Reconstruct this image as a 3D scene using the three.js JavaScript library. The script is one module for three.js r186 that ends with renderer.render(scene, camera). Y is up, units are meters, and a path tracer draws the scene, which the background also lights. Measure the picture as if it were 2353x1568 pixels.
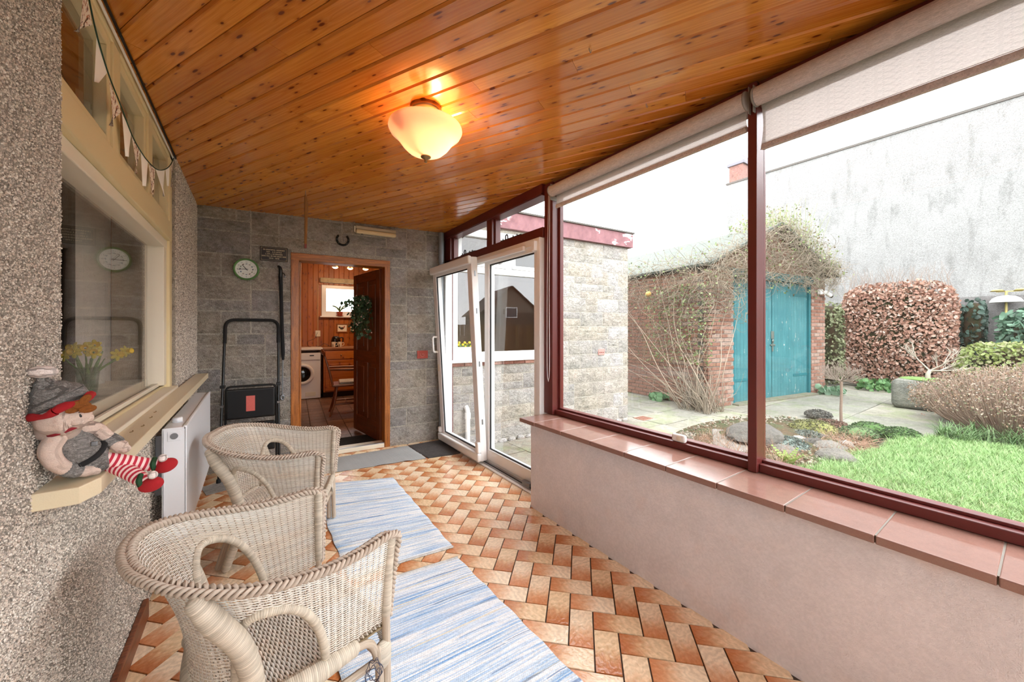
import * as THREE from 'three';
import { RoundedBoxGeometry } from 'three/addons/geometries/RoundedBoxGeometry.js';
import { mergeGeometries, mergeVertices, toCreasedNormals } from 'three/addons/utils/BufferGeometryUtils.js';
import { RectAreaLightUniformsLib } from 'three/addons/lights/RectAreaLightUniformsLib.js';

// ---------- camera, sky, exposure ----------
// room frame: X to the right, Y up, Z = depth away from the viewer (three's z is -Z)
const scene = new THREE.Scene();
const EYE = 1.285, FPX = 860, S = (1176.5 - 582) / FPX;
const camera = new THREE.PerspectiveCamera(2 * Math.atan(784 / FPX) * 180 / Math.PI, 2353 / 1568, 0.05, 300);
camera.position.set(0, EYE, 0);
camera.rotation.y = -Math.atan(S);
camera.setViewOffset(2353, 1568, 0, 27, 2353, 1568);
camera.updateProjectionMatrix();
scene.add(camera);
const renderer = new THREE.WebGLRenderer({ antialias: true });
renderer.toneMapping = THREE.LinearToneMapping;
renderer.toneMappingExposure = 1.15;
renderer.shadowMap.enabled = true;
scene.background = new THREE.Color(0.955, 0.98, 1.0);      // even overcast
scene.backgroundIntensity = 7.0;
RectAreaLightUniformsLib.init();

// ---------- helpers ----------
let seed = 12345;
const rnd = () => { seed = (seed + 0x6d2b79f5) | 0; let t = Math.imul(seed ^ (seed >>> 15), 1 | seed); t = (t + Math.imul(t ^ (t >>> 7), 61 | t)) ^ t; return ((t ^ (t >>> 14)) >>> 0) / 4294967296; };
const rr = (a, b) => a + (b - a) * rnd();
const pick = (a) => a[Math.floor(rnd() * a.length)];
const clamp = (x, a = 0, b = 1) => Math.min(b, Math.max(a, x));
const mix = (a, b, t) => a + (b - a) * t;
const smooth = (a, b, x) => { const t = clamp((x - a) / (b - a)); return t * t * (3 - 2 * t); };
const v3 = (x, y, z) => new THREE.Vector3(x, y, z);
const W = (X, Y, Z) => new THREE.Vector3(X, Y, -Z);
// pixel of the photograph -> point on a plane of the room
function px(x, y, o) {
  const n = Math.hypot(1, S), a = (x - 1176.5) / FPX, b = (757 - y) / FPX, d = [(a + S) / n, b, (1 - a * S) / n];
  const t = o.X !== undefined ? o.X / d[0] : o.Y !== undefined ? (o.Y - EYE) / d[1] : o.Z / d[2];
  return W(d[0] * t, EYE + d[1] * t, d[2] * t);
}
const taken = {};
function numbered(name) { const k = taken[name] = (taken[name] ?? -1) + 1; return k ? name + '_' + String(k).padStart(3, '0') : name; }
function tag(o, label, category, group, kind) {
  if (label) o.userData.label = label;
  if (category) o.userData.category = category;
  if (group) o.userData.group = group;
  if (kind) o.userData.kind = kind;
  return o;
}
function thing(name, label, category, pos, turn = 0, group, kind) {
  const o = new THREE.Group(); o.name = numbered(name);
  if (pos) o.position.copy(pos); o.rotation.y = turn;
  scene.add(o); return tag(o, label, category, group, kind);
}
const TH = 4.5 * Math.PI / 180, Z0 = 4.235;      // the house wall at the far end stands 4.5 degrees off square
const HP = (u, y, v) => W(u * Math.cos(TH) + v * Math.sin(TH), y, Z0 - u * Math.sin(TH) + v * Math.cos(TH));
const thingH = (name, label, category, u, y, v, group, kind) => thing(name, label, category, HP(u, y, v), -TH, group, kind);
function mesh(name, g, m, parent = scene, kind) {
  const o = new THREE.Mesh(g, m); o.name = parent === scene ? numbered(name) : name;
  o.castShadow = o.receiveShadow = true; parent.add(o); if (kind) o.userData.kind = kind; return o;
}
const struct = (name, g, m) => mesh(name, g, m, scene, 'structure');
function clean(g) {
  const h = g.index ? g.toNonIndexed() : g;
  for (const k of Object.keys(h.attributes)) if (!['position', 'normal', 'uv'].includes(k)) h.deleteAttribute(k);
  if (!h.attributes.normal) h.computeVertexNormals();
  if (!h.attributes.uv) h.setAttribute('uv', new THREE.BufferAttribute(new Float32Array(h.attributes.position.count * 2), 2));
  return h;
}
const merge = (list) => mergeGeometries(list.map(clean));
function uvm(g, k = 1) {      // box-projected uv in metres
  const p = g.attributes.position, n = g.attributes.normal, uv = new Float32Array(p.count * 2);
  for (let i = 0; i < p.count; i++) {
    const ax = Math.abs(n.getX(i)), ay = Math.abs(n.getY(i)), az = Math.abs(n.getZ(i));
    let a, b;
    if (ay >= ax && ay >= az) { a = p.getX(i); b = p.getZ(i); } else if (ax >= az) { a = p.getZ(i); b = p.getY(i); } else { a = p.getX(i); b = p.getY(i); }
    uv[2 * i] = a * k; uv[2 * i + 1] = b * k;
  }
  g.setAttribute('uv', new THREE.BufferAttribute(uv, 2)); return g;
}
function uvAlong(g, axis, k = 1, off = 0) {      // wood: u along one axis, v across the others
  const p = g.attributes.position, uv = new Float32Array(p.count * 2);
  for (let i = 0; i < p.count; i++) {
    const c = [p.getX(i), p.getY(i), p.getZ(i)], o = [0, 1, 2].filter((q) => q !== axis);
    uv[2 * i] = (c[axis] + off * 7.3) * k; uv[2 * i + 1] = (c[o[0]] + c[o[1]] + off * 3.1) * k;
  }
  g.setAttribute('uv', new THREE.BufferAttribute(uv, 2)); return g;
}
const bx = (x0, x1, y0, y1, z0, z1) => uvm(new THREE.BoxGeometry(Math.abs(x1 - x0), Math.abs(y1 - y0), Math.abs(z1 - z0)).translate((x0 + x1) / 2, (y0 + y1) / 2, (z0 + z1) / 2));
function cb(x0, x1, y0, y1, z0, z1, r = 0.004, seg = 1) {
  const w = Math.abs(x1 - x0), h = Math.abs(y1 - y0), d = Math.abs(z1 - z0);
  return uvm(new RoundedBoxGeometry(w, h, d, seg, Math.min(r, w * 0.49, h * 0.49, d * 0.49)).translate((x0 + x1) / 2, (y0 + y1) / 2, (z0 + z1) / 2));
}
const rb = (X0, X1, Y0, Y1, Za, Zb) => bx(X0, X1, Y0, Y1, -Zb, -Za);
const rcb = (X0, X1, Y0, Y1, Za, Zb, r, s) => cb(X0, X1, Y0, Y1, -Zb, -Za, r, s);
const cyl = (r0, r1, h, n = 20, open = false) => new THREE.CylinderGeometry(r0, r1, h, n, 1, open);
const lathe = (pts, n = 28) => new THREE.LatheGeometry(pts.map((p) => new THREE.Vector2(p[0], p[1])), n);
function tube(pts, r, seg = 20, rad = 6, closed = false) {
  return new THREE.TubeGeometry(new THREE.CatmullRomCurve3(pts, closed, 'centripetal'), seg, r, rad, closed);
}
function poly(pts, r, rad = 6, round = 0.02, n = 5) {      // straight runs with rounded bends
  const path = [pts[0].clone()];
  for (let i = 1; i < pts.length - 1; i++) {
    const a = pts[i].clone().sub(pts[i - 1]), b = pts[i + 1].clone().sub(pts[i]), q = Math.min(round, a.length() * 0.45, b.length() * 0.45);
    const p0 = pts[i].clone().addScaledVector(a.normalize(), -q), p1 = pts[i].clone().addScaledVector(b.normalize(), q);
    for (let k = 0; k <= n; k++) { const t = k / n; path.push(p0.clone().multiplyScalar((1 - t) * (1 - t)).addScaledVector(pts[i], 2 * t * (1 - t)).addScaledVector(p1, t * t)); }
  }
  path.push(pts[pts.length - 1].clone());
  return sweep(path, path.map(() => r), rad, true);
}
// tapered tube through points with radii, round ends when cap
function sweep(P, R, rad = 8, cap = true, flat = 1) {
  const n = P.length, T = P.map((_, i) => P[Math.min(n - 1, i + 1)].clone().sub(P[Math.max(0, i - 1)]).normalize());
  let N = Math.abs(T[0].y) < 0.9 ? v3(0, 1, 0) : v3(1, 0, 0);
  const pos = [], uv = [], idx = []; let L = 0;
  for (let i = 0; i < n; i++) {
    N = N.clone().addScaledVector(T[i], -N.dot(T[i])).normalize(); const B = T[i].clone().cross(N);
    if (i) L += P[i].distanceTo(P[i - 1]);
    for (let k = 0; k <= rad; k++) {
      const a = k / rad * Math.PI * 2, c = Math.cos(a) * R[i], s = Math.sin(a) * R[i] * flat;
      pos.push(P[i].x + N.x * c + B.x * s, P[i].y + N.y * c + B.y * s, P[i].z + N.z * c + B.z * s); uv.push(L, k / rad);
    }
  }
  for (let i = 0; i < n - 1; i++) for (let k = 0; k < rad; k++) { const a = i * (rad + 1) + k, b = a + rad + 1; idx.push(a, a + 1, b, a + 1, b + 1, b); }
  if (cap) for (const e of [0, n - 1]) { const c = pos.length / 3; pos.push(P[e].x, P[e].y, P[e].z); uv.push(0, 0); for (let k = 0; k < rad; k++) { const a = e * (rad + 1) + k; e ? idx.push(c, a, a + 1) : idx.push(c, a + 1, a); } }
  const g = new THREE.BufferGeometry(); g.setAttribute('position', new THREE.Float32BufferAttribute(pos, 3)); g.setAttribute('uv', new THREE.Float32BufferAttribute(uv, 2)); g.setIndex(idx); g.computeVertexNormals(); return g;
}
function limb(keys, rad = 12, n = 20, flat = 1) {      // keys: [Vector3, radius]; smooth path, rounded ends
  const c = new THREE.CatmullRomCurve3(keys.map((k) => k[0]), false, 'centripetal'), P = [], R = [], r0 = keys[0][1], r1 = keys[keys.length - 1][1];
  const rad_at = (t) => { const x = t * (keys.length - 1), i = Math.min(keys.length - 2, Math.floor(x)), f = x - i; return mix(keys[i][1], keys[i + 1][1], f * f * (3 - 2 * f)); };
  const a = c.getPoint(0), ta = c.getTangent(0), b = c.getPoint(1), tb = c.getTangent(1);
  for (let k = 0; k < 5; k++) { const q = (1 - k / 5) * Math.PI / 2; P.push(a.clone().addScaledVector(ta, -Math.sin(q) * r0 * 0.9)); R.push(Math.max(0.0002, Math.cos(q) * r0)); }
  for (let i = 0; i <= n; i++) { P.push(c.getPoint(i / n)); R.push(rad_at(i / n)); }
  for (let k = 1; k <= 5; k++) { const q = k / 5 * Math.PI / 2; P.push(b.clone().addScaledVector(tb, Math.sin(q) * r1 * 0.9)); R.push(Math.max(0.0002, Math.cos(q) * r1)); }
  return sweep(P, R, rad, true, flat);
}
function blob(x, y, z, rx, ry, rz, n = 16) { const g = new THREE.SphereGeometry(1, n, Math.round(n * 0.7)); g.scale(rx, ry, rz); g.computeVertexNormals(); return g.translate(x, y, z); }
function rockGeo(rx, ry, rz, rough = 0.25, det = 2) {
  let g = mergeVertices(new THREE.IcosahedronGeometry(1, det).deleteAttribute('normal').deleteAttribute('uv')); const p = g.attributes.position, off = rnd() * 50;
  for (let i = 0; i < p.count; i++) { const x = p.getX(i), y = p.getY(i), z = p.getZ(i), k = 1 + rough * (fbm3(x * 1.3 + off, y * 1.3, z * 1.3) - 0.5) * 2; p.setXYZ(i, x * k * rx, y * k * ry, z * k * rz); }
  g = g.toNonIndexed(); g.computeVertexNormals(); return uvm(g);
}
// noise
function hash3(x, y, z) { let h = Math.imul(x, 374761393) + Math.imul(y, 668265263) + Math.imul(z, 2147483647 - 83492791); h = Math.imul(h ^ (h >>> 13), 1274126177); return ((h ^ (h >>> 16)) >>> 0) / 4294967296; }
function noise3(x, y, z) {
  const X = Math.floor(x), Y = Math.floor(y), Zz = Math.floor(z), f = (t) => t * t * (3 - 2 * t), a = f(x - X), b = f(y - Y), c = f(z - Zz), h = (i, j, k) => hash3(X + i, Y + j, Zz + k);
  return mix(mix(mix(h(0, 0, 0), h(1, 0, 0), a), mix(h(0, 1, 0), h(1, 1, 0), a), b), mix(mix(h(0, 0, 1), h(1, 0, 1), a), mix(h(0, 1, 1), h(1, 1, 1), a), b), c);
}
const fbm3 = (x, y, z) => 0.55 * noise3(x, y, z) + 0.3 * noise3(x * 2.1, y * 2.1, z * 2.1 + 9) + 0.15 * noise3(x * 4.3, y * 4.3, z * 4.3 + 5);
// tileable 2-D noise: px,py lattice periods
function tn(u, v, pu, pv, s = 0) {
  u *= pu; v *= pv; const X = Math.floor(u), Y = Math.floor(v), f = (t) => t * t * (3 - 2 * t), a = f(u - X), b = f(v - Y);
  const m = (q, p) => ((q % p) + p) % p, h = (i, j) => hash3(m(X + i, pu), m(Y + j, pv), s);
  return mix(mix(h(0, 0), h(1, 0), a), mix(h(0, 1), h(1, 1), a), b);
}
const tf = (u, v, p, q, s = 0) => 0.5 * tn(u, v, p, q, s) + 0.28 * tn(u, v, p * 2, q * 2, s + 1) + 0.14 * tn(u, v, p * 4, q * 4, s + 2) + 0.08 * tn(u, v, p * 8, q * 8, s + 3);
function tex(w, h, fn, srgb = true) {
  const d = new Uint8Array(w * h * 4), o = [0, 0, 0];
  for (let y = 0; y < h; y++) for (let x = 0; x < w; x++) { fn((x + 0.5) / w, (y + 0.5) / h, o, x, y); const i = (y * w + x) * 4; d[i] = clamp(o[0], 0, 255); d[i + 1] = clamp(o[1], 0, 255); d[i + 2] = clamp(o[2], 0, 255); d[i + 3] = 255; }
  const t = new THREE.DataTexture(d, w, h, THREE.RGBAFormat); t.wrapS = t.wrapT = THREE.RepeatWrapping; t.magFilter = THREE.LinearFilter; t.minFilter = THREE.LinearFilter;
  if (srgb) t.colorSpace = THREE.SRGBColorSpace; t.needsUpdate = true; return t;
}
function rep(t, a, b = a) { const c = t.clone(); c.repeat.set(a, b); c.needsUpdate = true; return c; }
function canvasTex(w, h, draw) { const c = document.createElement('canvas'); c.width = w; c.height = h; draw(c.getContext('2d'), w, h); const t = new THREE.CanvasTexture(c); t.colorSpace = THREE.SRGBColorSpace; return t; }
const mat = (color, roughness = 0.7, o = {}) => new THREE.MeshPhysicalMaterial({ color, roughness, ...o });
const glassMat = (o = {}) => new THREE.MeshPhysicalMaterial({ color: 0xffffff, roughness: 0, transmission: 1, thickness: 0, ior: 1.5, ...o });

// ---------- textures ----------
const T = {};
T.grain = tex(512, 512, (u, v, o) => { const k = 150 + 105 * (tf(u, v, 48, 48, 3) - 0.5) + 70 * (tn(u, v, 200, 200, 9) - 0.5) + 50 * (tf(u, v, 6, 6, 5) - 0.5); o[0] = o[1] = o[2] = k + 55; });
T.bumpFine = tex(512, 512, (u, v, o) => { o[0] = o[1] = o[2] = 255 * (0.6 * tf(u, v, 60, 60, 21) + 0.4 * tn(u, v, 190, 190, 22)); }, false);
T.bumpRock = tex(512, 512, (u, v, o) => { const r = Math.abs(tf(u, v, 10, 10, 31) - 0.5) * 2, k = 0.55 * tf(u + 0.02 * tn(u, v, 9, 9, 7), v, 14, 20, 33) + 0.25 * (1 - r) + 0.2 * tn(u, v, 120, 120, 34); o[0] = o[1] = o[2] = 255 * k; }, false);
T.stone = tex(1024, 1024, (u, v, o) => {
  const a = tf(u, v, 9, 9, 41), b = tf(u, v, 50, 70, 42), c = tn(u, v, 300, 300, 43), d = smooth(0.55, 0.8, tf(u, v, 24, 24, 46)); const k = 172 + 60 * (b - 0.5) + 34 * (a - 0.5) + 34 * (c - 0.5) - 16 * d;
  o[0] = k + 6 * (a - 0.5); o[1] = k - 3; o[2] = k - 6 - 12 * (tf(u, v, 5, 5, 44) - 0.5);
});
T.pine = (() => {
  const w = 2048, h = 1024, K = [];
  for (let i = 0; i < 330; i++) { const big = i % 4 === 0; K.push({ x: rnd() * w, y: rnd() * h, a: big ? rr(7, 13) : rr(4, 8), b: big ? rr(4, 7) : rr(2.5, 4.5), d: rr(0.5, 0.95) }); }
  const warp = new Float32Array(w * h), dark = new Float32Array(w * h);
  for (const k of K) for (let dy = -46; dy <= 46; dy++) for (let dx = -90; dx <= 90; dx++) {
    const X = (Math.round(k.x) + dx + w) % w, Y = (Math.round(k.y) + dy + h) % h, i = Y * w + X;
    const ex = dx / (k.a * 2.8), ey = dy / (k.b * 2.2), q = Math.exp(-(ex * ex + ey * ey)); warp[i] += Math.sign(dy || 1) * 0.02 * q * (k.b / 6);
    const core = Math.hypot(dx / k.a, dy / k.b); dark[i] = Math.max(dark[i], k.d * (1 - smooth(0.55, 1.15, core)) + 0.35 * k.d * Math.exp(-core * core * 0.22));
  }
  return tex(w, h, (u, v, o, x, y) => {
    const i = y * w + x, vv = v + warp[i] + 0.004 * tn(u, v, 7, 9, 51), r = tn(u, vv, 5, 64, 52), g = 0.5 + 0.5 * Math.sin((vv * 190 + 3.5 * r + 2 * tn(u, vv, 4, 30, 57)) * 2), f = tn(u, v, 60, 700, 53), b = tf(u, v, 4, 10, 54);
    let R = 230 - 10 * g - 16 * f + 40 * (b - 0.5), G = 161 - 13 * g - 19 * f + 50 * (b - 0.5), B = 74 - 11 * g - 14 * f + 20 * (b - 0.5); const d = clamp(dark[i]);
    o[0] = mix(R, 118, d); o[1] = mix(G, 58, d); o[2] = mix(B, 22, d);
  });
})();
T.wood = tex(1024, 512, (u, v, o) => { const g = tn(u, v + 0.02 * tn(u, v, 5, 6, 61), 6, 90, 62), f = tn(u, v, 50, 400, 63), b = tf(u, v, 4, 9, 64), k = 200 + 70 * (g - 0.5) + 40 * (f - 0.5) + 40 * (b - 0.5); o[0] = k + 12; o[1] = k; o[2] = k - 10; });
T.tile = tex(1024, 512, (u, v, o) => {      // four glazed tiles, each brown at one end and cream at the other
  const U = (u * 2) % 1, V = (v * 2) % 1, id = Math.floor(u * 2) + 2 * Math.floor(v * 2);
  const wv = 0.22 * (tf(u, v, 10, 8, 71 + id) - 0.5) + 0.035 * Math.sin((U * 6 + V * 9 + 3 * tn(u, v, 9, 7, 75)) * 2), t = smooth(0.0, 0.72, U + wv), f = tf(u, v, 40, 26, 79), s = Math.sin((U * 26 - V * 9 + 7 * tf(u, v, 12, 9, 81)) * 1.5);
  const br = [[196, 122, 74], [204, 134, 88], [188, 116, 70], [210, 142, 98]][id], cr = [[238, 212, 180], [240, 218, 190], [234, 206, 170], [242, 222, 196]][id];
  for (let c = 0; c < 3; c++) o[c] = mix(br[c], cr[c], t) + 26 * (f - 0.5) + 6 * s * (0.4 + t);
});
T.tileBump = tex(512, 256, (u, v, o) => { const U = (u * 2) % 1, V = (v * 2) % 1; o[0] = o[1] = o[2] = 128 + 60 * Math.sin((U * 13 - V * 5 + 6 * tf(u, v, 10, 8, 81)) * 2.2) + 50 * (tf(u, v, 16, 12, 83) - 0.5); }, false);
T.rug = tex(1024, 2048, (u, v, o) => {      // rag-weave: rows across, v along the length
  const row = Math.floor(v * 340), f = v * 340 - row, id = hash3(row, 3, 7), b = hash3(Math.floor(row / 3), 5, 1), seg = tn(u, v, 7, 340, 90 + (row % 3)), fine = tn(u, v, 300, 680, 93);
  const P = [[112, 158, 214], [156, 192, 230], [200, 220, 240], [236, 242, 248], [248, 250, 252], [176, 204, 234], [222, 234, 246], [228, 220, 200]];
  let q = b * 0.5 + id * 0.3 + seg * 0.55 - 0.12; const i = clamp(q * 6.4, 0, 6.99), A = P[Math.floor(i)], B = P[Math.min(6, Math.floor(i) + 1)], t = i - Math.floor(i);
  const beige = hash3(row, 9, 2) > 0.93 && seg > 0.45 ? 0.7 : 0, dk = hash3(row, 2, 2) > 0.94 && seg > 0.55 ? 0.5 : 0;
  for (let c = 0; c < 3; c++) { let k = mix(mix(A[c], B[c], t), P[7][c], beige); k = mix(k, [84, 112, 158][c], dk); o[c] = k * (0.9 + 0.1 * Math.sin(f * Math.PI)) + 26 * (fine - 0.5); }
});
T.rugBump = tex(512, 1024, (u, v, o) => { const row = Math.floor(v * 340), f = v * 340 - row; o[0] = o[1] = o[2] = 255 * (0.75 * Math.sin(f * Math.PI) * (0.7 + 0.3 * Math.sin(u * 900 + row * Math.PI)) + 0.25 * tn(u, v, 90, 340, 97)); }, false);
T.cloth = tex(256, 256, (u, v, o) => { const k = 190 + 30 * Math.sin(u * 256 * 1.57) * Math.sin(v * 256 * 1.57) + 50 * (tf(u, v, 16, 16, 101) - 0.5) + 40 * (tn(u, v, 100, 100, 102) - 0.5); o[0] = o[1] = o[2] = k + 20; });
T.plaster = tex(512, 512, (u, v, o) => { const a = tf(u, v, 4, 4, 111), b = tf(u, v, 20, 20, 112), d = smooth(0.62, 0.8, tf(u, v, 7, 7, 114)), c = tn(u, v, 200, 200, 113), k = 238 + 16 * (a - 0.5) + 14 * (b - 0.5) + 12 * (c - 0.5); o[0] = k; o[1] = k - 4 * a - 5 * d; o[2] = k - 6 * a - 8 * d; });
T.harl = tex(1024, 1024, (u, v, o) => { const c = tn(u, v, 330, 330, 121), e = tn(u, v, 170, 170, 124), a = tf(u, v, 5, 5, 122), s = tf(u, v, 14, 3, 123), k = 214 + 46 * (c - 0.5) + 32 * (e - 0.5) + 22 * (a - 0.5) - 26 * smooth(0.55, 0.85, s); o[0] = k + 2; o[1] = k; o[2] = k - 3; });
T.concrete = tex(1024, 1024, (u, v, o) => { const a = tf(u, v, 5, 5, 131), b = tf(u, v, 36, 36, 132), c = tn(u, v, 300, 300, 133), m = smooth(0.5, 0.75, tf(u, v, 8, 8, 134)), k = 190 + 40 * (a - 0.5) + 46 * (b - 0.5) + 34 * (c - 0.5); o[0] = k - 14 * m; o[1] = k - 4 * m; o[2] = k - 10 - 24 * m; });
T.soil = tex(512, 512, (u, v, o) => { const b = tf(u, v, 30, 30, 141), c = tn(u, v, 200, 200, 142), g = smooth(0.5, 0.7, tf(u, v, 6, 6, 143)), k = 110 + 90 * (b - 0.5) + 60 * (c - 0.5); o[0] = k + 10 - 20 * g; o[1] = k - 4 + 14 * g; o[2] = k - 30; });
T.wrap = tex(256, 256, (u, v, o) => { const q = u * 48 + 0.6 * tn(u, v, 12, 4, 151), f = q - Math.floor(q), id = hash3(Math.floor(q), 4, 4), k = 208 + 34 * (id - 0.5) + 26 * Math.sin(f * Math.PI) + 24 * (tf(u, v, 60, 10, 152) - 0.5); o[0] = k + 2; o[1] = k - 5; o[2] = k - 16; });
T.wrapBump = tex(256, 256, (u, v, o) => { const q = u * 48 + 0.6 * tn(u, v, 12, 4, 151), f = q - Math.floor(q); o[0] = o[1] = o[2] = 255 * Math.pow(Math.sin(f * Math.PI), 0.6); }, false);
T.fur = tex(256, 256, (u, v, o) => { const a = tf(u + 0.05 * tn(u, v, 8, 8, 1), v, 12, 30, 161), b = tn(u, v, 50, 120, 162), k = 170 + 130 * (a - 0.5) + 80 * (b - 0.5); o[0] = o[1] = o[2] = k + 20; });
T.teal = tex(512, 512, (u, v, o) => { const w = smooth(0.74, 0.8, tf(u, v, 26, 14, 171)), s = tf(u, v, 50, 4, 172), b = tf(u, v, 5, 5, 173); o[0] = mix(74 + 34 * (b - 0.5) + 30 * (s - 0.5), 190, w); o[1] = mix(140 + 34 * (b - 0.5) + 30 * (s - 0.5), 196, w); o[2] = mix(146 + 28 * (b - 0.5) + 30 * (s - 0.5), 190, w); });
T.fascia = tex(512, 256, (u, v, o) => { const w = smooth(0.64, 0.67, tf(u, v, 18, 14, 181)) * smooth(0.45, 0.6, tf(u, v, 3, 2, 183)), k = tf(u, v, 30, 8, 182); o[0] = mix(124 + 40 * (k - 0.5), 232, w); o[1] = mix(84 + 34 * (k - 0.5), 226, w); o[2] = mix(88 + 34 * (k - 0.5), 224, w); });
console.log('textures done');
// ---------- materials ----------
const M = {
  cream: mat(0xe3d2a4, 0.42, { bumpMap: rep(T.bumpFine, 6), bumpScale: 0.0004 }), creamLight: mat(0xe8dfca, 0.45), upvc: mat(0xf2f1f0, 0.28), seal: mat(0x22242a, 0.6), alu: mat(0xb8b8ba, 0.35, { metalness: 0.8 }),
  maroon: mat(0x642723, 0.34, { bumpMap: rep(T.bumpFine, 4), bumpScale: 0.0004 }), black: mat(0x121314, 0.35), blackMatt: mat(0x17181a, 0.85), white: mat(0xf0eeea, 0.5), steel: mat(0x8c8f94, 0.35, { metalness: 0.7 }),
  brass: mat(0x9a8158, 0.32, { metalness: 0.85 }), pipe: mat(0x7f868c, 0.45), glass: glassMat(), plaster: mat(0xf6eeee, 0.85, { map: rep(T.plaster, 0.7), bumpMap: rep(T.bumpFine, 3), bumpScale: 0.0012 }),
  mortar: mat(0xd0c8ba, 0.95, { map: rep(T.grain, 3), bumpMap: rep(T.bumpFine, 6), bumpScale: 0.002 }),
  sillTile: mat(0xa27c70, 0.1, { map: rep(T.plaster, 2) }), grout: mat(0x8d877e, 0.9), floorGrout: mat(0x4a3a30, 0.9), skirting: mat(0x8a5236, 0.4, { map: rep(T.wood, 2) }),
  pebbleBase: mat(0xc4bbae, 0.95, { map: rep(T.grain, 6), bumpMap: rep(T.bumpFine, 6), bumpScale: 0.004 }), roof: mat(0x55524e, 0.9), dark: mat(0x3a2c22, 0.8), loungeWall: mat(0x8f7f6a, 0.9), door: mat(0x7c4626, 0.32, { map: rep(T.wood, 1.6), bumpMap: rep(T.wood, 1.6), bumpScale: 0.0006 }),
  casing: mat(0xbe7832, 0.34, { map: rep(T.wood, 1.6) }),
};
M.blocks = [0xe8e3dc, 0xdcd8d2, 0xeeeae6, 0xe0d8cc, 0xd4d1ce, 0xe6ded2].map((c) => mat(c, 0.92, { map: rep(T.stone, 0.9), bumpMap: rep(T.bumpRock, 1.7), bumpScale: 0.022 }));
M.planks = [0xfff0d8, 0xf2e0c4, 0xfff6e2, 0xe8d4b4].map((c) => mat(c, 0.2, { map: T.pine, bumpMap: rep(T.bumpFine, 0.6, 0.3), bumpScale: 0.0006, clearcoat: 0.35, clearcoatRoughness: 0.1 }));
M.pineWall = [0xc8a884, 0xb89874, 0xd4b48c].map((c) => mat(c, 0.4, { map: T.pine }));
M.tile = mat(0xfaf6f0, 0.2, { map: T.tile, bumpMap: T.tileBump, bumpScale: 0.0011 });

// ---------- floor: herringbone of glazed 20 x 10 cm tiles, laid at 45 degrees ----------
{
  const floor = struct('floor', rb(-0.6, 2.0, -0.25, -0.005, -1.8, 4.5), M.floorGrout);
  const w = 0.1026, variants = [0, 1, 2, 3].map((id) => {
    const g = new THREE.BoxGeometry(2 * w - 0.004, 0.012, w - 0.004), p = g.attributes.position, uv = g.attributes.uv;
    for (let i = 0; i < p.count; i++) { if (p.getY(i) > 0) p.setXYZ(i, p.getX(i) * 0.988, p.getY(i), p.getZ(i) * 0.976); uv.setXY(i, (clamp(p.getX(i) / (2 * w) + 0.5, 0.02, 0.98) + (id % 2)) / 2, (clamp(p.getZ(i) / w + 0.5, 0.02, 0.98) + (id >> 1)) / 2); }
    g.computeVertexNormals(); return g.translate(0, -0.006, 0);
  });
  const list = [], c = Math.SQRT1_2, X0 = 1.489, ZT = 1.701, inFrame = (X, Z) => { const a = (X - Z * S) / (X * S + Z), b = EYE / ((X * S + Z) / Math.hypot(1, S)); return X * S + Z > 0.1 && Math.abs(a) < 1.36 && b < 0.98; };
  for (let i = -60; i < 60; i++) for (let j = -30; j < 40; j++) for (const h of [0, 1]) {
    const u0 = i - 2 * j, v0 = i + 2 * j, u = h ? u0 - 1 : u0 + 0.5, v = h ? v0 + 1.5 : v0 + 1, X = X0 + w * c * (u - v), Z = ZT - w * c * (u + v);
    if (X < -0.44 || X > 1.9 || (X > 1.74 && Z < 2.1) || Z < -1.7 || Z > 4.235 - 0.0787 * X + 0.08) continue;
    list.push({ X, Z, h, seen: inFrame(X, Z), d: Math.hypot(X, Z) });
  }
  list.sort((a, b) => (b.seen - a.seen) || (a.d - b.d));
  const rest = [];
  list.forEach((t, k) => {
    const g = variants[Math.floor(rnd() * 4)], turn = t.h ? -Math.PI / 4 : Math.PI / 4;
    if (k < 300 && t.seen) { const o = mesh('tile', g, M.tile, floor); o.position.set(t.X, rr(-0.0006, 0.0006), -t.Z); o.rotation.y = turn; } else rest.push(g.clone().rotateY(turn).translate(t.X, 0, -t.Z));
  });
  mesh('more_tiles', merge(rest), M.tile, floor, 'stuff');
}
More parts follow.
